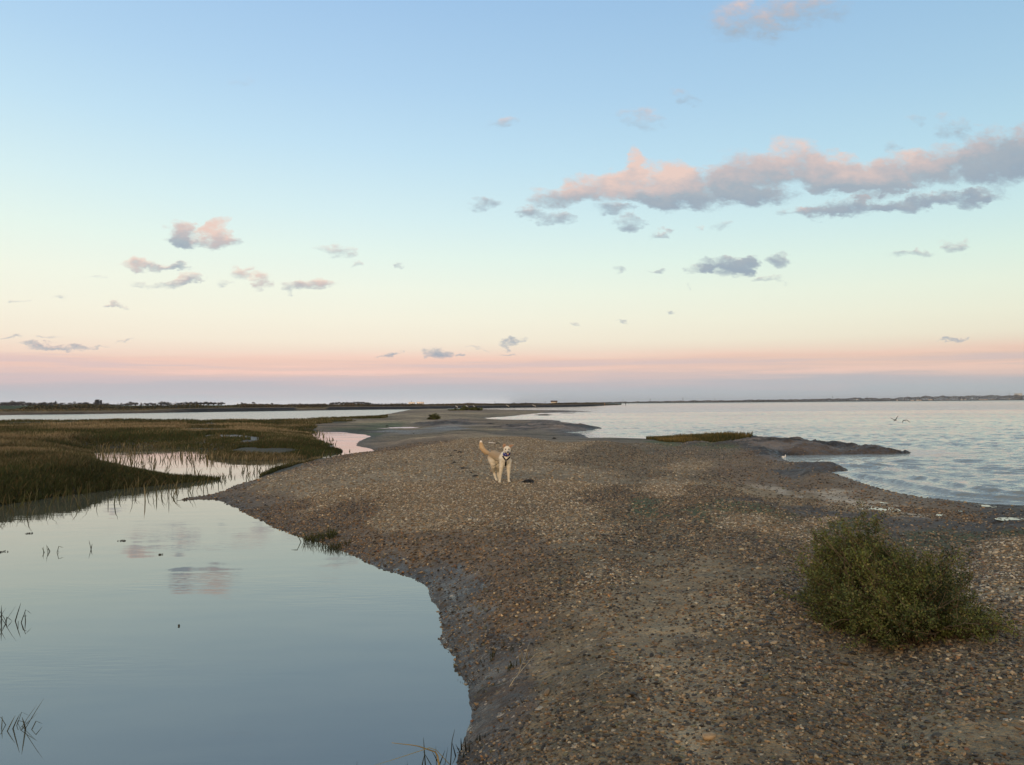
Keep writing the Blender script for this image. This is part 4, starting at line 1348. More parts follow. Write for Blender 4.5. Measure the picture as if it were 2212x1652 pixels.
house('hut', 1196.3, 865.1, 870.6, 13.3, 900, (.80, .76, .66), (.045, .022, .018), 'small white house with dark red-brown roof on the far bank', 'house', roof=.47)
house('white_building', 889, 868.6, 874.5, 14, 1500, (.86, .80, .74), (.7, .66, .62), 'long white flat-roofed building, lower left block of the pair', 'building', flat=True, depth=30, windows=4)
house('white_building', 907.5, 868.0, 874.5, 15.5, 1520, (.88, .80, .74), (.7, .66, .62), 'white flat-roofed block right of the low one, slightly taller', 'building', flat=True, depth=30, windows=4)
FH = [(665, 184, 201, 17, 0, 'gabled white house at the left end of the waterside village'), (850, 188, 201, 38, 0, 'long low white building in the waterside village'), (915, 185, 201, 28, 0, 'white house with a dark roof beside the long low building'),
      (950, 188, 201, 22, 0, 'smaller pale house adjoining the white house with a dark roof'), (1070, 178, 195, 42, 0, 'cream house standing alone in the trees of the far shore'),
      (1215, 188, 199, 26, 1, 'dull brown shed on the far shore'), (1275, 182, 196, 42, 1, 'grey building between the cream house and the round pale one'),
      (1450, 178, 195, 22, 0, 'pale house under the tall trees of the far shore'), (1494, 178, 192, 12, 0, 'tiny pale house beside the one under the tall trees'),
      (1680, 180, 191, 38, 0, 'left one of two long pale buildings toward the tower block'), (1735, 178, 192, 56, 0, 'longer pale building with brighter walls toward the tower block'), (1820, 178, 193, 50, 1, 'grey shed right of the long pale buildings'),
      (2030, 172, 186, 12, 0, 'tiny white house below the tower block')]
for z_, t, b_, w, dull, lab in FH:
    house('far_house', 1819 + zu(z_), zv(t, 829.6), zv(b_, 829.6), zu(w), 2900, (.28, .27, .26) if dull else (.82, .76, .68), (.16, .13, .12), lab, 'house', 'houses along the far shore across the water', windows=2)
house('far_house', 1819 + zu(180), zv(178, 829.6), zv(189, 829.6), 4, 2900, (.8, .76, .7), (.3, .28, .26), 'single tiny white house on the green shore left of the village', 'house', 'houses along the far shore across the water', windows=2)
house('tower_block', 1819 + zu(2140), zv(112, 829.6), zv(196, 829.6), 15, 3300, (.42, .44, .44), (.3, .3, .3), 'broad pale grey tower block rising above the trees across the water', 'tower block', flat=True, depth=20, windows=5)


def pylon(u, vtop, Y, arms, label):
    t = at(u, vtop, Y)
    H = t[2] - 2
    e = bpy.data.objects.new('lattice_mast', None); COL.objects.link(e); e.location = (t[0], t[1], 2)
    e.rotation_euler = (0, 0, random.uniform(-.5, .5))
    tag(e, label, 'mast', 'masts and pylons on the horizon')
    c = (.22, .24, .27)
    w = H * .09
    m = MB()
    for i in (-1, 1):
        for j in (-1, 1):
            m.tube([(i * w, j * w, 0), (i * w * .25, j * w * .25, H * .7), (0, 0, H)], .006 * H + .1, 4, c)
    for k in range(6):
        z0, z1 = H * .11 * k, H * .11 * (k + 1)
        s0, s1 = w * (1 - .75 * z0 / (.7 * H)), w * (1 - .75 * z1 / (.7 * H))
        m.tube([(-s0, -s0, z0), (s1, -s1, z1)], .004 * H, 3, c); m.tube([(s0, -s0, z0), (-s1, -s1, z1)], .004 * H, 3, c)
    m.build('lattice', M_PAINT, e)
    for k in range(arms):
        m = MB(); z = H * (.66 + .12 * k); m.tube([(-w * 2, 0, z), (0, 0, z + .03 * H), (w * 2, 0, z)], .006 * H, 4, c); m.build('crossarm', M_PAINT, e)


random.seed(9)
for u, v, Y, a, l in ((1819 + zu(300), zv(143, 829.6), 3100, 3, 'taller pylon left of the waterside village'), (1819 + zu(418), zv(160, 829.6), 3100, 2, 'short mast nearer the waterside village'),
                      (1819 + zu(794), zv(134, 829.6), 3200, 2, 'mast above the waterside village'), (1819 + zu(2030), zv(104, 829.6), 3200, 0, 'slim mast just left of the tower block'),
                      (1457 + zu(98), zv(160, 829.6), 3200, 3, 'pylon farthest toward the hut on the far shore'), (1457 + zu(487), zv(172, 829.6), 3200, 2, 'short pylon over the low part of the far shore'),
                      (1457 + zu(1632), zv(158, 829.6), 3200, 3, 'cross-shaped mast above the rising far wood'), (1457 + zu(1920), zv(138, 829.6), 3200, 3, 'pair-armed pylon above the green far shore'),
                      (784.8 + zu(1600), zv(138), 1500, 2, 'mast on the skyline left of the hut'), (784.8 + zu(1290), zv(148), 1500, 2, 'short mast on the skyline between hut and white building'),
                      (784.8 + zu(583), zv(131), 1600, 1, 'flag-like mast above the white building'), (1121 + zu(316), zv(143), 1500, 0, 'thin mast beside the hut'),
                      (1121 + zu(1595), zv(104), 3300, 1, 'faint mast over open water right of the hut'), (1121 + zu(1262), zv(112), 3300, 1, 'faint mast above the tip of the far bank')):
    pylon(u, v, Y, a, l)

# posts at the tip of the bank, pale slipways on the dark stone
def post(u, vtop, vbase, rad, label, colr, cross):
    b = P(u, vbase); Y = b[1]
    H = at(u, vtop, Y)[2]
    e = bpy.data.objects.new('marker_post', None); COL.objects.link(e); e.location = (b[0], b[1], 0)
    tag(e, label, 'post')
    m = MB(); m.tube([(0, 0, -.4), (0, 0, H * .6), (.02, 0, H)], [rad, rad, rad * .8], 8, colr); m.build('pole', M_PAINT, e)
    m = MB()
    if cross:
        m.tube([(-rad * 3, 0, H * .9), (rad * 3, 0, H * .9)], rad * .7, 6, colr); m.tube([(0, 0, H), (0, 0, H + rad * 4)], rad * .6, 6, colr)
    else:
        m.ball((0, 0, H), (rad * 1.8, rad * 1.8, rad * 2.5), 8, 6, colr)
    m.build('topmark', M_PAINT, e)


post(1351, 871.0, 875.4, .18, 'thin dark marker post standing in the water off the tip', (.05, .05, .06), True)
post(1305.5, 870.9, 876.0, .22, 'stubby rusty orange post on the tip of the far bank', (.30, .16, .07), False)
for z_, zz_, w, lab in ((1135, 206, 26, 'pale narrow slipway farthest left on the dark stone bank'), (1260, 203, 26, 'second pale slipway from the left on the dark stone bank'), (1345, 202, 24, 'third pale slipway from the left on the dark stone bank'),
                        (1755, 196, 36, 'white slipway left of the largest one'), (2075, 194, 46, 'largest white slipway, near the hut')):
    u = 784.8 + zu(z_)
    Y = P(u, np.interp(u, [p[0] for p in BANK_UV], [p[1] for p in BANK_UV]))[1]
    wm = zu(w) / 1697 * Y
    a = at(u - zu(w) / 2, zv(zz_ - 9), Y + 6); c = at(u + zu(w) / 2, zv(zz_ + 9), Y + .6)
    m = MB()
    A, B = np.array(a), np.array(c)
    t = .25
    up = np.array([0, 0, t]); sd_ = np.array([0, 1.2, 0])
    v = [A - sd_, A + sd_, B + sd_, B - sd_, A - sd_ - up, A + sd_ - up, B + sd_ - up, B - sd_ - up]
    m.add(v, [[0, 3, 2, 1], [4, 5, 6, 7], [0, 1, 5, 4], [1, 2, 6, 5], [2, 3, 7, 6], [3, 0, 4, 7]], (.62, .60, .56))
    o = m.build('slipway', M_PAINT)
    tag(o, lab, 'slipway', 'pale slipways on the far bank')


# ------------------------------------------------------------------ shrubs
def shrub(name, c, rx, ry, h, nb, nleaf, leaf, label, cat, seed, lean=(0, 0), twig=.004):
    rg = np.random.default_rng(seed)
    e = bpy.data.objects.new(name, None); COL.objects.link(e)
    e.location = (c[0], c[1], c[2])
    tag(e, label, cat)
    mb = MB()
    P_ = []; tone = []
    ncl = max(8, nb // 9)
    cla = np.arange(ncl) * 2.39996 + rg.normal(0, .25, ncl); cle = (np.arange(ncl) + rg.uniform(0, 1, ncl)) / ncl; rg.shuffle(cle); clt = rg.normal(0, .32, ncl); clr = rg.uniform(.74, 1.15, ncl)
    for b in range(nb):
        ci = b % ncl
        a = cla[ci] + rg.normal() * .14 / max(.35, math.sqrt(max(0, 1 - cle[ci] ** 2)))
        el = float(np.clip(cle[ci] + rg.normal() * .06, 0.0, 1.0))
        rr = math.sqrt(max(0, 1 - el * el)) if el < 1 else 0
        R_ = clr[ci] * rg.uniform(.74, 1.02) * (1.22 if rg.random() < .10 else 1.0) * (1 + .08 * math.sin(a * 3 + seed) * (1 - el))
        tip = np.array([math.cos(a) * rr * rx * R_ + lean[0] * el, math.sin(a) * rr * ry * R_ + lean[1] * el, max(.03, el * h * R_)])
        root = np.array([math.cos(a) * rx * rg.uniform(0, .55), math.sin(a) * ry * rg.uniform(0, .55), -.02])
        root[2] = gz(c[0] + root[0], c[1] + root[1]) - c[2] - .02
        mid = (root + tip) / 2 + np.array([0, 0, h * .16]) + rg.normal(size=3) * .04 * h
        t = np.linspace(0, 1, 7)[:, None]
        pth = (1 - t) ** 2 * root + 2 * t * (1 - t) * mid + t ** 2 * tip + rg.normal(size=(7, 3)) * .012 * h
        br = np.array([(.10, .075, .05), (.15, .12, .085)][int(rg.random() < .25)]) * rg.uniform(.6, 1.2)
        mb.tube(pth, np.linspace(twig * 1.5, twig * .35, 7), 4, br, cap=False)
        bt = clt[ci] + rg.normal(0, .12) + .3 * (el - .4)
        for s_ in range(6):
            k = rg.uniform(.25, 1.0)
            i = min(5, int(k * 6)); b0 = pth[i] + (pth[i + 1] - pth[i]) * (k * 6 - i)
            d = rg.normal(size=3); d[2] = abs(d[2]) * .8; d += (tip - root) / np.linalg.norm(tip - root) * 1.1; d /= np.linalg.norm(d)
            ln = rg.uniform(.10, .24) * h
            tw = np.stack([b0, b0 + d * ln * .5 + rg.normal(size=3) * .01, b0 + d * ln])
            mb.tube(tw, [twig * .45, twig * .35, twig * .2], 3, br * 1.1, cap=False)
            nl = max(3, int(nleaf / (nb * 6)))
            kk = rg.uniform(.1, 1.05, nl)[:, None]
            P_.append(b0 + d * ln * kk + rg.normal(size=(nl, 3)) * .016 * (h / .75))
            tone.append(bt + rg.normal(0, .1) + .55 * (kk[:, 0] * .4 + k - 1.0))  # leaf tone paints shaded hollows inside and below, highlights on outer tips
    stems = mb.mesh('stems', M_BARK)
    obj('stems', stems, e)
    P_ = np.vstack(P_); tone = np.concatenate(tone)
    P_[:, 2] = np.maximum(P_[:, 2], .01)
    v, f = leaf_cards(P_, rg.uniform(.6, 1.35, len(P_)) * leaf, 1.9, .3, rg)
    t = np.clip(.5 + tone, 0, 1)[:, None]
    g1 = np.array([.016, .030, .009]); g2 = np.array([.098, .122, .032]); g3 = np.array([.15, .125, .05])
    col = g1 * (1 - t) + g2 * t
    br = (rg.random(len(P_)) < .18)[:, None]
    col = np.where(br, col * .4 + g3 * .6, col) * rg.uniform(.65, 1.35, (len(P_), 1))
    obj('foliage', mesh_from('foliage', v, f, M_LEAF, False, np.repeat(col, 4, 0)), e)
    return e


bc = (2.72, 5.62)
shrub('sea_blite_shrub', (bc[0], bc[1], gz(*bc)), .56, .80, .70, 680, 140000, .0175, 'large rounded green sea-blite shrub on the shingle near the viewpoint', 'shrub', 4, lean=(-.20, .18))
s1 = spot(2075, 1375)
shrub('sea_blite_shrub', (s1.x, s1.y, s1.z), .20, .16, .16, 90, 9000, .013, 'low outlying green sprig at the front foot of the large shrub', 'shrub', 14)
s1 = spot(937, 906)
shrub('sea_blite_shrub', (s1.x, s1.y, s1.z), .66, .6, .62, 160, 9000, .07, 'small isolated brown-green shrub on the distant shingle', 'shrub', 6, twig=.012)
for u, v, w, h, l, sd_ in ((985, 886.4, 5.0, .45, 'low scrubby clump, left one at the far end of the spit', 21), (1003, 886.0, 3.6, 1.0, 'tallest scrubby clump at the far end of the spit', 22),
                           (1022, 886.3, 3.0, .8, 'rounded scrubby clump, second from the water at the far end of the spit', 23), (1036, 886.6, 2.4, .8, 'scrubby clump nearest the water at the far end of the spit', 24)):
    s1 = spot(u, v)
    shrub('scrub_clump', (s1.x, s1.y, s1.z), w / 2, w / 2, h, 60, 3000, .26, l, 'shrub', sd_, twig=.03)


# ------------------------------------------------------------------ seaweed, driftwood
def wrack(u, v, w, h, label, seed, name='seaweed_clump', cat='seaweed', ribbons=26):
    rg = np.random.default_rng(seed)
    p = spot(u, v)
    D = math.hypot(p.x, p.y)
    W = w / 1697 * D; Hh = max(h / 1697 * D * .62, .02); dy = max(W * .55, Hh * 1.5)
    mb = MB()
    c = np.array((.013, .012, .011))
    n = 22
    th = np.linspace(0, 2 * math.pi, n, endpoint=False)
    vs = [(0, 0, Hh * .8)]
    for k in range(1, 6):
        r = k / 5
        for t in th:
            q = 1 + .35 * rg.normal() * .6
            vs.append((math.cos(t) * r * W / 2 * q, math.sin(t) * r * dy / 2 * q, Hh * (1 - r ** 2) * rg.uniform(.4, 1.2) - (.015 if k == 5 else 0)))
    vs = np.array(vs)
    for i in range(1, len(vs)):
        vs[i, 2] += gz(p.x + vs[i, 0], p.y + vs[i, 1]) - p.z
    tri = [(0, 1 + j, 1 + (j + 1) % n) for j in range(n)]
    q = [(1 + k * n + j, 1 + (k + 1) * n + j, 1 + (k + 1) * n + (j + 1) % n, 1 + k * n + (j + 1) % n) for k in range(4) for j in range(n)]
    mb.add(vs, tri, c)
    mb.f[4].append(np.array(q))
    for k in range(ribbons):
        a = rg.uniform(0, 6.28); r0 = rg.uniform(0, .7)
        x0, y0 = math.cos(a) * r0 * W / 2, math.sin(a) * r0 * dy / 2
        a2 = rg.uniform(0, 6.28); L = rg.uniform(.25, .6) * W
        pts = []
        for t in np.linspace(0, 1, 6):
            x_ = x0 + math.cos(a2 + t) * L * t; y_ = y0 + math.sin(a2 + t) * L * t * .6
            zb = gz(p.x + x_, p.y + y_) - p.z
            rr = math.hypot(x_ / (W / 2), y_ / (dy / 2))
            pts.append((x_, y_, zb + max(0, 1 - rr ** 2) * Hh * .8 + .006 + rg.uniform(0, .4) * Hh * (1 - t)))
        wd = W * .02 + .004
        mb.tube(pts, np.stack([np.full(6, wd), np.full(6, wd * .35)], -1), 5, c * rg.uniform(.6, 2.2))
    o = mb.build(name, M_WEED, None, p)
    tag(o, label, cat, 'dark seaweed scraps on the shingle')
    return o


d2 = lambda zx, zy: (728.7 + zx * .3294, 784.8 + zy * .3294)
for zx, zy, w, h, l in ((1248, 782, 30, 10, 'biggest black seaweed heap, beside the dog\'s front paws'), (1268, 775, 14, 7, 'raised lump on the right end of the biggest seaweed heap'),
                        (905, 740, 15, 3.5, 'flat black seaweed scrap level with the dog\'s feet'), (875, 719, 7, 2, 'tiny seaweed scrap just above the flat one by the dog\'s feet'),
                        (825, 689, 20, 1.6, 'long thin line of seaweed left of the dog'), (765, 652, 9, 4, 'small seaweed knot above the long thin line'), (748, 660, 6, 1.5, 'faint seaweed bit beside the small knot'),
                        (742, 606, 10, 2.5, 'small seaweed scrap farthest from the dog\'s tail, lower of the trio'), (775, 573, 12, 3, 'upper seaweed scrap of the trio left of the tail'), (802, 586, 14, 5, 'darkest seaweed lump of the trio left of the tail'),
                        (1048, 526, 10, 3.5, 'black seaweed lump touching the white stick behind the dog'), (1420, 494, 9, 4, 'lone seaweed lump on the crest of the shingle'), (500, 460, 3.5, 2, 'tiny dark lump on the flat beyond the lagoon inlet'),
                        (1000, 396, 20, 2, 'thin dark weed line on the flat beyond the crest'), (1445, 584, 8, 2, 'faint weed patch at the right of the dog'), (808, 612, 4, 1.5, 'crumb of seaweed under the trio'),
                        (1110, 404, 9, 2.5, 'dark weed spot in front of the reddish ledge'), (325, 412, 8, 3, 'dark tuft of weed on the green flat by the creek')):
    u, v = d2(zx, zy)
    wrack(u, v, w, h, l, int(zx + zy))


def stick(u0, v0, u1, v1, rad, label, colr, name='driftwood_stick', kinks=0.0, lift=.02, cat='stick'):
    a, b = spot(u0, v0), spot(u1, v1)
    rg = np.random.default_rng(int(u0))
    pts = []
    for t in np.linspace(0, 1, 7):
        q = a.lerp(b, t)
        q.z = gz(q.x, q.y) + lift + rg.uniform(-1, 1) * kinks
        q.y += rg.uniform(-1, 1) * kinks
        pts.append(np.array(q - a))
    mb = MB(); mb.tube(pts, np.linspace(rad, rad * .5, 7), 6, colr)
    if rad > .01:
        m_ = pts[3]; mb.tube([m_, m_ + np.array([.02, .03, .05]) * rad * 40], [rad * .5, rad * .2], 5, colr)
    o = mb.build(name, M_BARK, None, a)
    tag(o, label, cat)


u, v = d2(992, 521); u2, v2 = d2(1034, 525)
stick(u, v, u2, v2, .022, 'bleached white stick lying behind the dog\'s head', (.75, .70, .62))
stick(1690, 988.5, 1700, 989.5, .05, 'pale driftwood piece at the waterline by the small rock mound', (.62, .6, .56))
u, v = d2(370, 325); u2, v2 = d2(452, 323)


# ------------------------------------------------------------------ reeds and tufts
def tuft(name, u, v, n, hgt, spread, label, cat, seed, colr=(.02, .022, .012), tipc=None, thick=.0032, water=False, lean=.5, bent=.25, box=None):
    rg = np.random.default_rng(seed)
    p = Vector((*P(u, v, 0), 0)) if water else spot(u, v)
    mb = MB()
    for k in range(n):
        if box:
            x0, y0 = rg.uniform(-box[0], box[0]), rg.uniform(-box[1], box[1])
        else:
            x0, y0 = rg.normal(size=2) * spread
        zb = (0 if water else gz(p.x + x0, p.y + y0) - p.z)
        zb = max(zb, -p.z)
        a = rg.uniform(0, 6.28); H = hgt * rg.uniform(.45, 1.05); ln = rg.uniform(.05, lean) * H
        d = np.array([math.cos(a), math.sin(a) * .7, 0])
        b = np.array([x0, y0, zb - .04])
        if rg.random() < bent:      # snapped blade, top hanging over
            kx = rg.uniform(.4, .8)
            kn = b + d * ln * kx + np.array([0, 0, H * kx])
            tp = kn + d * H * rg.uniform(.25, .5) + np.array([0, 0, -H * rg.uniform(-.1, .35)])
            pts = [b, b * .5 + kn * .5, kn, kn * .5 + tp * .5, tp]
        else:
            t = np.linspace(0, 1, 5)[:, None]
            pts = b + d * ln * t ** 1.15 + np.array([0, 0, 1.0]) * H * t
        th = thick * rg.uniform(.6, 1.3)
        c0 = np.array(colr) * rg.uniform(.6, 1.5); c1 = np.array(tipc if tipc is not None else colr) * rg.uniform(.7, 1.3)
        cc = np.linspace(0, 1, 5)[:, None]; cc = c0 * (1 - cc) + c1 * cc
        mb.tube(np.array(pts), np.stack([np.array([th, th, th * .9, th * .7, th * .15]), np.array([th, th, th * .9, th * .7, th * .15]) * .45], -1), 4, cc, cap=False)
    o = mb.build(name, M_GRASS, None, p)
    tag(o, label, cat, kind='stuff' if name == 'dry_grass' else None)
    return o


DK = (.016, .018, .010); TAN = (.30, .25, .13); OLV = (.07, .085, .03)
# rooted in the lagoon
tuft('reed_tuft', 22, 1345, 16, .20, .07, 'dark reed stems in the lagoon against the picture edge, farther of two', 'reeds', 1, DK, DK, .0045, True, .9, .35, box=(.16, .06))
tuft('reed_tuft', 20, 1572, 15, .22, .05, 'nearest loose bunch of reed stems standing in the lagoon', 'reeds', 2, DK, (.10, .10, .05), .0034, True, 1.2, .3, box=(.16, .06))
tuft('reed_tuft', 117, 1192, 7, .16, .1, 'faint thin stems standing in open lagoon water', 'reeds', 3, DK, OLV, .004, True, .7, .4, box=(.14, .1))
tuft('reed', 197, 1186, 2, .24, .012, 'single dark reed stem in open lagoon water', 'reed', 4, DK, DK, .0055, True, .3, 0)
tuft('reed', 466, 1330, 2, .05, .02, 'tiny pair of stem tips breaking the lagoon surface', 'reed', 5, DK, DK, .004, True, .8, 0)


def floater(u, v, w, label, seed):
    p = P(u, v); rg = np.random.default_rng(seed)
    D = math.hypot(*p); W = w / 1697 * D
    mb = MB()
    for k in range(7):
        x0 = rg.uniform(-.45, .45) * W; y0 = rg.normal() * W * .12
        pts = [(x0, y0, .0), (x0 + rg.uniform(-.1, .1) * W, y0, .012), (x0 + rg.uniform(-.3, .3) * W, y0 + rg.normal() * W * .1, .003)]
        mb.tube(pts, [.004, .006, .002], 5, (.03, .027, .018))
    o = mb.build('floating_weed', M_WEED, None, (p[0], p[1], 0))
    tag(o, label, 'seaweed')


floater(263, 1168, 20, 'dark scrap of weed floating farthest out in the lagoon', 1)
floater(346, 1198, 10, 'small dark scrap of weed floating nearer than the long one', 2)
floater(5, 1192, 20, 'dark floating weed at the picture edge in the lagoon', 3)
floater(62, 1152, 14, 'faint floating weed below the marsh reflection', 4)
floater(386, 1352, 4, 'speck of weed floating in the middle of the lagoon', 5)

# the clump on the lagoon bank and the mud below it
tuft('grass_clump', 690, 1166, 130, .20, .12, 'bushy dark green grass clump overhanging the lagoon edge', 'grass clump', 6, DK, (.06, .08, .022), .0042, False, .9, .3, box=(.24, .14))
tuft('grass_clump', 727, 1186, 80, .15, .09, 'lower darker half of the grass clump on the lagoon edge', 'grass clump', 7, DK, (.05, .06, .02), .0042, False, .9, .35, box=(.17, .12))
for k, (u, v, n, h, s, l) in enumerate(((1040, 1432, 5, .10, .02, 'dark shoot in the mud, leftmost of the sparse shoots'), (1066, 1420, 7, .12, .02, 'pair-like dark shoots in the mud above the lagoon'),
                                        (1104, 1440, 16, .10, .04, 'short dark tuft in the mud at the middle of the sparse shoots'), (1108, 1402, 5, .13, .02, 'upright dark shoot highest up the muddy bank'),
                                        (1085, 1395, 3, .08, .015, 'tiny dark shoot up the muddy bank'), (1128, 1428, 7, .13, .03, 'tuft with pale dead stems on the muddy bank'),
                                        (990, 1447, 12, .06, .05, 'low green tuft at the waterline under the sparse shoots'), (1010, 1470, 10, .06, .05, 'second low green tuft at the waterline'))):
    tuft('grass_shoot', u, v, n, h, s, l, 'grass shoot', 40 + k, (.020, .024, .012), (.05, .055, .025) if k != 5 else TAN, .0034, False, .8, .25)
stick(1100, 1490, 1160, 1420, .0025, 'long pale dead stem lying across the muddy bank', (.38, .33, .22), name='dead_stem', lift=.03, kinks=.01, cat='stem')
stick(1120, 1470, 1145, 1400, .0022, 'thin pale dead stem crossing the long one', (.33, .28, .18), name='dead_stem', lift=.05, kinks=.01, cat='stem')
stick(1030, 1500, 1095, 1475, .003, 'dark stem pressed in the mud by the lagoon', (.05, .06, .05), name='dead_stem', lift=.015, kinks=.004, cat='stem')
stick(1310, 1425, 1370, 1440, .0022, 'short pale dead stem on the dark pebbles', (.33, .28, .18), name='dead_stem', lift=.02, kinks=.01, cat='stem')
stick(1290, 1470, 1330, 1455, .0022, 'second short pale dead stem among the dark pebbles', (.33, .28, .18), name='dead_stem', lift=.02, kinks=.01, cat='stem')
tuft('dry_grass', 1310, 1480, 26, .09, .12, 'sparse dry tan grass blades on the dark pebbles', 'dry grass', 61, (.09, .075, .04), (.17, .14, .08), .0018, False, 1.6, .5)
tuft('dry_grass', 1190, 1500, 26, .08, .16, 'sparse dark grass blades on the lower pebble slope', 'dry grass', 62, (.035, .032, .02), (.08, .07, .04), .0018, False, 1.6, .5)
# bottom edge
tuft('reed_tuft', 1012, 1618, 12, .11, .035, 'black leafy tuft on the bank at the bottom edge', 'reeds', 8, (.008, .009, .006), (.014, .018, .010), .0045, False, .9, .3)
tuft('reed_tuft', 935, 1668, 9, .20, .02, 'dark upright blades rooted at the lagoon edge, bottom of the view', 'reeds', 9, DK, (.04, .045, .02), .003, True, .7, 0, box=(.10, .04))
tuft('reed_tuft', 830, 1700, 8, .16, .02, 'thin sunken blades in the lagoon at the bottom edge', 'reeds', 10, (.03, .04, .035), (.05, .06, .05), .0022, True, .5, 0, box=(.22, .05))


def long_blade(pts_uvY, rad, label, colr):
    pts = [at(*q) for q in pts_uvY]
    o0 = pts[0].copy()
    mb = MB()
    t = np.linspace(0, 1, 12)
    n = len(pts)
    arr = np.array(pts) - o0
    xs = np.linspace(0, 1, n)
    path = np.stack([np.interp(t, xs, arr[:, i]) for i in range(3)], -1)
    mb.tube(path, np.stack([np.linspace(rad, rad * .25, 12), np.linspace(rad, rad * .25, 12) * .4], -1), 5, colr)
    o = mb.build('reed', M_GRASS, None, Vector(o0))
    tag(o, label, 'reed')


long_blade([(950, 1668, 4.1), (944, 1625, 4.1), (900, 1610, 4.0), (846, 1604, 3.95)], .006, 'bent straw coloured reed lying level over the lagoon corner', TAN)
long_blade([(975, 1655, 4.1), (935, 1612, 4.05), (850, 1640, 4.0), (800, 1655, 4.0)], .005, 'straw coloured reed sloping down into the lagoon', (.24, .22, .11))
long_blade([(972, 1665, 4.1), (976, 1600, 4.1), (982, 1575, 4.1)], .0035, 'upright dark reed at the bottom corner of the lagoon', (.03, .03, .02))


# ------------------------------------------------------------------ two birds
def bird(u, v, Y, wings, label, yaw):
    c = at(u, v, Y)
    e = bpy.data.objects.new('gull', None); COL.objects.link(e); e.location = Vector(c)
    tag(e, label, 'bird', 'gulls flying over the water')
    e.rotation_euler = (0, 0, yaw)
    s = Y / 1697.0
    mb = MB()
    L = 6.5 * s
    t = np.linspace(-1, 1, 9)
    prof = np.array([.1, .5, .85, 1, 1, .85, .62, .5, .12]) * 1.35 * s
    cc = np.tile(np.array((.55, .55, .55)), (9, 1)); cc[5:] = (.28, .28, .29)
    mb.tube(np.stack([t * 0, -t * L, t * .6 * s], -1), prof, 8, cc)
    mb.tube([(0, L * 1.0, -.4 * s), (0, L * 1.25, -.5 * s)], [.3 * s, .05 * s], 5, (.1, .08, .03))
    mb.build('body', M_PAINT, e, smooth=True)
    for w in wings:
        pts = np.array([(x * s, (-.25 * i) * s, z * s) for i, (x, z) in enumerate(w)])
        n = len(pts)
        ch = np.linspace(2.4, .5, n) * s
        m = MB()
        v_ = []
        for p_, c_ in zip(pts, ch):
            v_ += [p_ + np.array([0, c_, 0]), p_ + np.array([0, -c_, -.05 * s]), p_ + np.array([0, -c_, -.25 * s]), p_ + np.array([0, c_ * .8, -.55 * s])]
        f_ = []
        for i in range(n - 1):
            for j in range(4):
                f_.append((i * 4 + j, i * 4 + (j + 1) % 4, i * 4 + 4 + (j + 1) % 4, i * 4 + 4 + j))
        f_ += [(0, 1, 2, 3), ((n - 1) * 4 + 3, (n - 1) * 4 + 2, (n - 1) * 4 + 1, (n - 1) * 4)]
        m.add(v_, f_, (.045, .055, .06))
        m.build('wing', M_PAINT, e)


# measured outlines in photo units
K = 140 / 2212 / 1.784   # zoom units -> photo units
bird(1905.8 + 760 * K, 885.7 + 620 * K, 60, [[(0, 0), (-2.5, 1.8), (-6, 3.2), (-11, 5.5)], [(0, 0), (2, 3), (3.6, 5.8), (6.6, 9.6)]], 'gull with both wings raised in a V over the water', .15)
bird(1905.8 + 1370 * K, 885.7 + 610 * K, 60, [[(0, .3), (-3.6, .5), (-5.5, -1.5), (-7.3, -6.2)], [(0, .3), (4, .2), (7, -1.8), (10.5, -4.6)]], 'gull with both wings bent down beside the other one', .1)


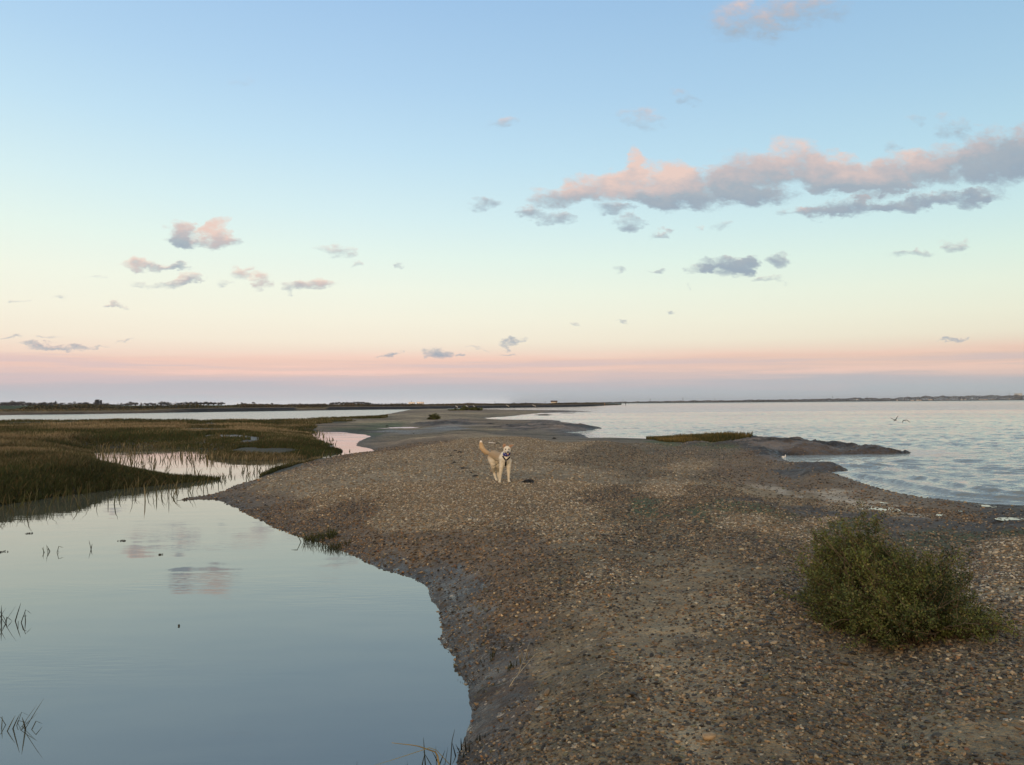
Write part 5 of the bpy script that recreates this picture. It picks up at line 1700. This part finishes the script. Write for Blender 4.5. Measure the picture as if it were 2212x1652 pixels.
# ------------------------------------------------------------------ the dog
def build_dog():
    feet = spot(1085, 1041)
    S = 1.0
    bodyb = MB()
    # x right, y away from the viewer, z up; metres

    def limb(pts, rad, n=12):
        pts = np.array(pts, float); m = len(pts)
        t = np.linspace(0, m - 1, (m - 1) * 5 + 1)
        i = np.minimum(t.astype(int), m - 2); f = (t - i)[:, None]
        p0 = pts[np.maximum(i - 1, 0)]; p1 = pts[i]; p2 = pts[i + 1]; p3 = pts[np.minimum(i + 2, m - 1)]
        q = .5 * ((2 * p1) + (-p0 + p2) * f + (2 * p0 - 5 * p1 + 4 * p2 - p3) * f ** 2 + (-p0 + 3 * p1 - 3 * p2 + p3) * f ** 3)
        r = np.interp(t, np.arange(m), rad)
        bodyb.tube(q, r, n)
        bodyb.ball(q[0], (r[0],) * 3, 10, 8); bodyb.ball(q[-1], (r[-1],) * 3, 10, 8)

    # trunk: deep chest, tucked belly
    limb([(-.215, .34, .500), (-.17, .26, .515), (-.10, .12, .505), (-.02, -.02, .485), (.045, -.13, .475), (.075, -.20, .475)], [.075, .098, .088, .098, .112, .092])
    bodyb.ball((.055, -.13, .42), (.085, .10, .105), 14, 10)
    bodyb.ball((.075, -.21, .455), (.075, .055, .09), 12, 9)
    bodyb.ball((-.20, .30, .47), (.075, .09, .10), 12, 9)
    # neck and head
    limb([(.045, -.15, .53), (.075, -.20, .575), (.09, -.235, .625)], [.085, .072, .062])
    bodyb.ball((.095, -.255, .655), (.072, .080, .070), 16, 12)
    bodyb.ball((.062, -.275, .630), (.035, .04, .040), 10, 8)
    bodyb.ball((.132, -.275, .630), (.035, .04, .040), 10, 8)
    limb([(.098, -.30, .632), (.106, -.355, .612), (.112, -.40, .600)], [.042, .033, .025])
    limb([(.098, -.29, .605), (.106, -.345, .580), (.110, -.378, .570)], [.030, .020, .013])
    # front legs
    for s, sh, el, wr, pa, paw in ((0, (.000, -.15, .42), (-.020, -.135, .295), (-.040, -.16, .155), (-.050, -.165, .055), (-.058, -.20, .018)),
                                   (1, (.125, -.16, .42), (.122, -.14, .295), (.122, -.17, .155), (.122, -.18, .055), (.136, -.215, .018))):
        limb([sh, el, wr, pa, paw], [.060, .044, .029, .024, .028])
        for k in (-1.5, -.5, .5, 1.5):
            bodyb.ball((paw[0] + k * .010, paw[1] - .018 + abs(k) * .004, .012), (.008, .017, .012), 6, 5)
    # hind legs: knee forward, hock back
    for hip, kn, hk, pa, paw, r in (((-.215, .30, .45), (-.185, .185, .325), (-.175, .300, .170), (-.140, .235, .060), (-.120, .195, .020), 1),
                                    ((-.12, .30, .45), (-.085, .22, .32), (-.095, .345, .175), (-.085, .30, .065), (-.075, .265, .020), .95)):
        limb([hip, kn, hk, pa, paw], [.092 * r, .062 * r, .031, .025, .026])
        bodyb.ball((hip[0], hip[1] - .03, hip[2] - .05), (.066, .085, .095), 12, 9)
        for k in (-1.5, -.5, .5, 1.5):
            bodyb.ball((paw[0] + k * .010, paw[1] - .018 + abs(k) * .004, .012), (.008, .017, .012), 6, 5)
    # tail: raised plume
    limb([(-.225, .37, .540), (-.29, .40, .545), (-.365, .42, .585), (-.415, .43, .655), (-.435, .43, .725), (-.435, .42, .785)], [.026, .042, .052, .052, .044, .018])
    raw = bodyb.mesh('dog_raw', None)
    tmp = bpy.data.objects.new('dog_raw', raw); COL.objects.link(tmp)
    md = tmp.modifiers.new('r', 'REMESH'); md.mode = 'VOXEL'; md.voxel_size = .0065
    sm = tmp.modifiers.new('s', 'SMOOTH'); sm.factor = .6; sm.iterations = 5
    dg = bpy.context.evaluated_depsgraph_get()
    me = bpy.data.meshes.new_from_object(tmp.evaluated_get(dg))
    bpy.data.objects.remove(tmp)
    n = len(me.vertices)
    co = np.empty(n * 3, np.float32); me.vertices.foreach_get('co', co); co = co.reshape(-1, 3)
    nor = np.empty(n * 3, np.float32); me.vertices.foreach_get('normal', nor); nor = nor.reshape(-1, 3)
    x, y, z = co.T
    cream = np.array((.52, .48, .38)); white = np.array((.64, .62, .54)); tan = np.array((.36, .28, .185)); orange = np.array((.43, .31, .18)); grey = np.array((.33, .29, .24))
    c = np.tile(cream, (n, 1))

    def blend(mask, colr):
        nonlocal c
        m_ = np.clip(mask, 0, 1)[:, None]
        c = c * (1 - m_) + np.array(colr) * m_
    blend((z - .425) / .07 * (y > -.16) * (z < .64), tan)
    blend(np.clip((z - .47) / .06, 0, 1) * (y > -.1) * (y < .34) * .5, tan * .8)
    blend(np.clip((.41 - z) / .1, 0, 1) * np.clip((z - .1) / .2, 0, 1) * (y > .1) * .6, cream * .85)
    blend((y < -.12) * (z > .3) * np.clip((-y - .12) / .05, 0, 1) * .9, white)
    blend(np.clip((-.235 - x) / .05, 0, 1) * np.clip((y - .36) / .03, 0, 1) * (z > .5), orange)
    blend((x < -.3) * np.clip((z - .755) / .02, 0, 1), (.75, .72, .66))
    blend(np.clip(1 - np.hypot(x + .155, z - .47) / .03, 0, 1) * (y < .3) * .7, orange * .8)   # rusty patch on the thigh
    blend(np.clip((-y - .325) / .04, 0, 1) * (z > .59) * .35, grey)                             # greying muzzle
    blend(np.clip((z - .69) / .03, 0, 1) * (x > 0) * .3, tan)
    c = c * (1 + .25 * fbm(x * 60 + y * 30, z * 60, 3, 5))[:, None]
    # short coat: tufted relief
    a = me.color_attributes.new('col', 'FLOAT_COLOR', 'POINT')
    cc = np.ones((n, 4), np.float32); cc[:, :3] = np.clip(c, 0, 1); a.data.foreach_set('color', cc.ravel())
    co = co + nor * (fbm(x * 90, z * 70 + y * 60, 3, 9) * .006)[:, None]
    me.vertices.foreach_set('co', co.astype(np.float32).ravel())
    me.polygons.foreach_set('use_smooth', np.ones(len(me.polygons), dtype=bool))
    fur = simple_mat('dog_fur', attr=True, rough=.85, spec=.15, noise=.12, bump=.004, nscale=90)
    me.materials.clear(); me.materials.append(fur)
    me.name = 'body'
    e = bpy.data.objects.new('dog', None); COL.objects.link(e)
    e.location = feet + Vector((0, .12, -.012))
    tag(e, 'cream and tan dog facing the viewpoint, tail raised, wearing a blue bandana', 'dog')
    obj('body', me, e)
    dark = simple_mat('dog_dark', (.012, .010, .009), rough=.25, spec=.6)
    # eyes, nose, mouth
    for sx in (-1, 1):
        m = MB(); m.ball((.097 + sx * .031, -.327, .662), (.0135, .010, .0120), 10, 8); m.build('eye', dark, e, smooth=True)
    m = MB(); m.ball((.1125, -.424, .612), (.020, .014, .016), 10, 8); m.build('nose', dark, e, smooth=True)
    m = MB()
    m.tube([(.062, -.335, .612), (.075, -.365, .592), (.094, -.392, .580), (.110, -.402, .577), (.126, -.392, .582), (.138, -.365, .594)], [.004, .006, .0065, .0065, .006, .003], 6)
    m.build('mouth', dark, e, smooth=True)
    pink = simple_mat('dog_tongue', (.42, .16, .15), rough=.4, spec=.4)
    m = MB(); m.tube([(.108, -.375, .578), (.112, -.398, .572), (.114, -.408, .556)], [(.012, .004), (.013, .004), (.008, .003)], 8); m.build('tongue', pink, e, smooth=True)
    # ears: one upright with a folded tip, one blown sideways
    earm = simple_mat('dog_ear', attr=True, rough=.85, spec=.15, noise=.15, nscale=80)

    def ear(outline, back, name='ear'):
        o = np.array(outline, float); cen = o.mean(0) + np.array([0, .014, 0])
        k = len(o)
        v = np.vstack([o, cen, o + np.array([0, .012, 0]), cen + np.array([0, .016, 0])])
        f = [(i, (i + 1) % k, k) for i in range(k)] + [((i + 1) % k + k + 1, i + k + 1, 2 * k + 1) for i in range(k)]
        q = [(i, i + k + 1, (i + 1) % k + k + 1, (i + 1) % k) for i in range(k)]
        m_ = MB()
        cl = np.tile(np.array((.36, .25, .17)), (len(v), 1)); cl[k] = (.25, .15, .11); cl[k + 1:] = back
        m_.add(v, f, cl); m_.f[4].append(np.array(q))
        m_.build(name, earm, e, smooth=True)
    ear([(.030, -.268, .668), (.014, -.262, .700), (.012, -.262, .742), (.024, -.268, .758), (.050, -.270, .764), (.070, -.272, .748), (.080, -.275, .728), (.066, -.285, .705)], (.46, .27, .14))
    ear([(.118, -.275, .722), (.140, -.268, .738), (.175, -.26, .748), (.205, -.258, .744), (.238, -.255, .734), (.205, -.262, .716), (.182, -.268, .698), (.165, -.276, .676), (.150, -.285, .700)], (.55, .38, .2))
    # bandana round the neck with pale print
    bm_ = bpy.data.materials.new('bandana_cloth'); bm_.use_nodes = True
    N = NT(bm_.node_tree)
    vo = N.n('ShaderNodeTexVoronoi', i_Vector=N.n('ShaderNodeTexCoord').outputs['Object'], i_Scale=30.0)
    cc_ = N.mix(N.math('LESS_THAN', vo.outputs['Distance'], .22), (.012, .018, .16, 1), (.40, .44, .60, 1))
    bs = N.n('ShaderNodeBsdfPrincipled', i_Roughness=.85); N.put(bs.inputs['Base Color'], cc_)
    out = N.n('ShaderNodeOutputMaterial'); N.t.links.new(bs.outputs[0], out.inputs[0])
    m = MB()
    th = np.linspace(0, 2 * math.pi, 29)
    rows = []
    for lvl, (zz, rx, ry, cy) in enumerate(((.600, .066, .068, -.216), (.588, .072, .078, -.216), (.572, .074, .084, -.214), (.558, .071, .083, -.212))):
        fr = np.clip(-np.sin(th), 0, 1)      # front part hangs lower
        rows.append(np.stack([.088 + np.cos(th) * rx - lvl * .003, cy + np.sin(th) * ry, zz - fr * .013 * lvl + .004 * np.sin(th * 7 + lvl) + np.clip(np.sin(th), 0, 1) * .03], -1))
    v = np.vstack(rows); k = len(th)
    f = [(i * k + j, i * k + j + 1, (i + 1) * k + j + 1, (i + 1) * k + j) for i in range(3) for j in range(k - 1)]
    inner = v.copy(); inner[:, :2] = (inner[:, :2] - np.array([.088, -.21])) * .93 + np.array([.088, -.21])
    m.add(np.vstack([v, inner]), f + [tuple(q + len(v) for q in reversed(ff)) for ff in f] + [(j, j + len(v), j + 1 + len(v), j + 1) for j in range(k - 1)] + [(3 * k + j, 3 * k + j + 1, 3 * k + j + 1 + len(v), 3 * k + j + len(v)) for j in range(k - 1)])
    m.build('bandana', bm_, e, smooth=True)
    # harness: straps shrink-fitted on the chest
    from mathutils.bvhtree import BVHTree
    bv = BVHTree.FromPolygons([Vector(q) for q in co.tolist()], [tuple(p.vertices) for p in me.polygons])
    strapm = simple_mat('harness_webbing', (.010, .010, .012), rough=.7, spec=.3)
    ringm = simple_mat('harness_ring', (.6, .6, .6), rough=.3, spec=.6)

    def strap(a, b, wd, name='harness_strap'):
        L = []
        for t in np.linspace(0, 1, 14):
            xx = a[0] + (b[0] - a[0]) * t; zz = a[1] + (b[1] - a[1]) * t
            h = bv.ray_cast(Vector((xx, -1.0, zz)), Vector((0, 1, 0)))[0]
            if h is not None and h.y < -.05:
                L.append((xx, h.y - .004, zz))
        if len(L) < 3:
            return
        m_ = MB()
        m_.tube(L, np.full(len(L), wd), 6)
        m_.build(name, strapm, e)
    strap((.012, .520), (.072, .440), .015)
    strap((.148, .505), (.072, .440), .015)
    strap((.072, .445), (.062, .335), .017)
    h = bv.ray_cast(Vector((.072, -1, .440)), Vector((0, 1, 0)))[0]
    if h:
        m = MB(); th = np.linspace(0, 2 * math.pi, 12); m.tube([(.072 + math.cos(t) * .010, h.y - .018, .440 + math.sin(t) * .010) for t in th], .0028, 6)
        m.build('harness_ring', ringm, e)
    return e


build_dog()


# ------------------------------------------------------------------ thin evening air
def build_haze():
    mb = MB()
    mb.box((0, 9000, 40), (24000, 19000, 90), 0, (1, 1, 1))
    o = mb.build('haze', None)
    m = bpy.data.materials.new('haze_air'); m.use_nodes = True
    m.node_tree.nodes.clear()
    v = m.node_tree.nodes.new('ShaderNodeVolumePrincipled')
    v.inputs['Color'].default_value = (.80, .88, 1.0, 1)
    v.inputs['Density'].default_value = 0.000055
    out = m.node_tree.nodes.new('ShaderNodeOutputMaterial')
    m.node_tree.links.new(v.outputs[0], out.inputs['Volume'])
    o.data.materials.append(m)
    tag(o, kind='stuff', label='thin evening haze over the estuary')


build_haze()
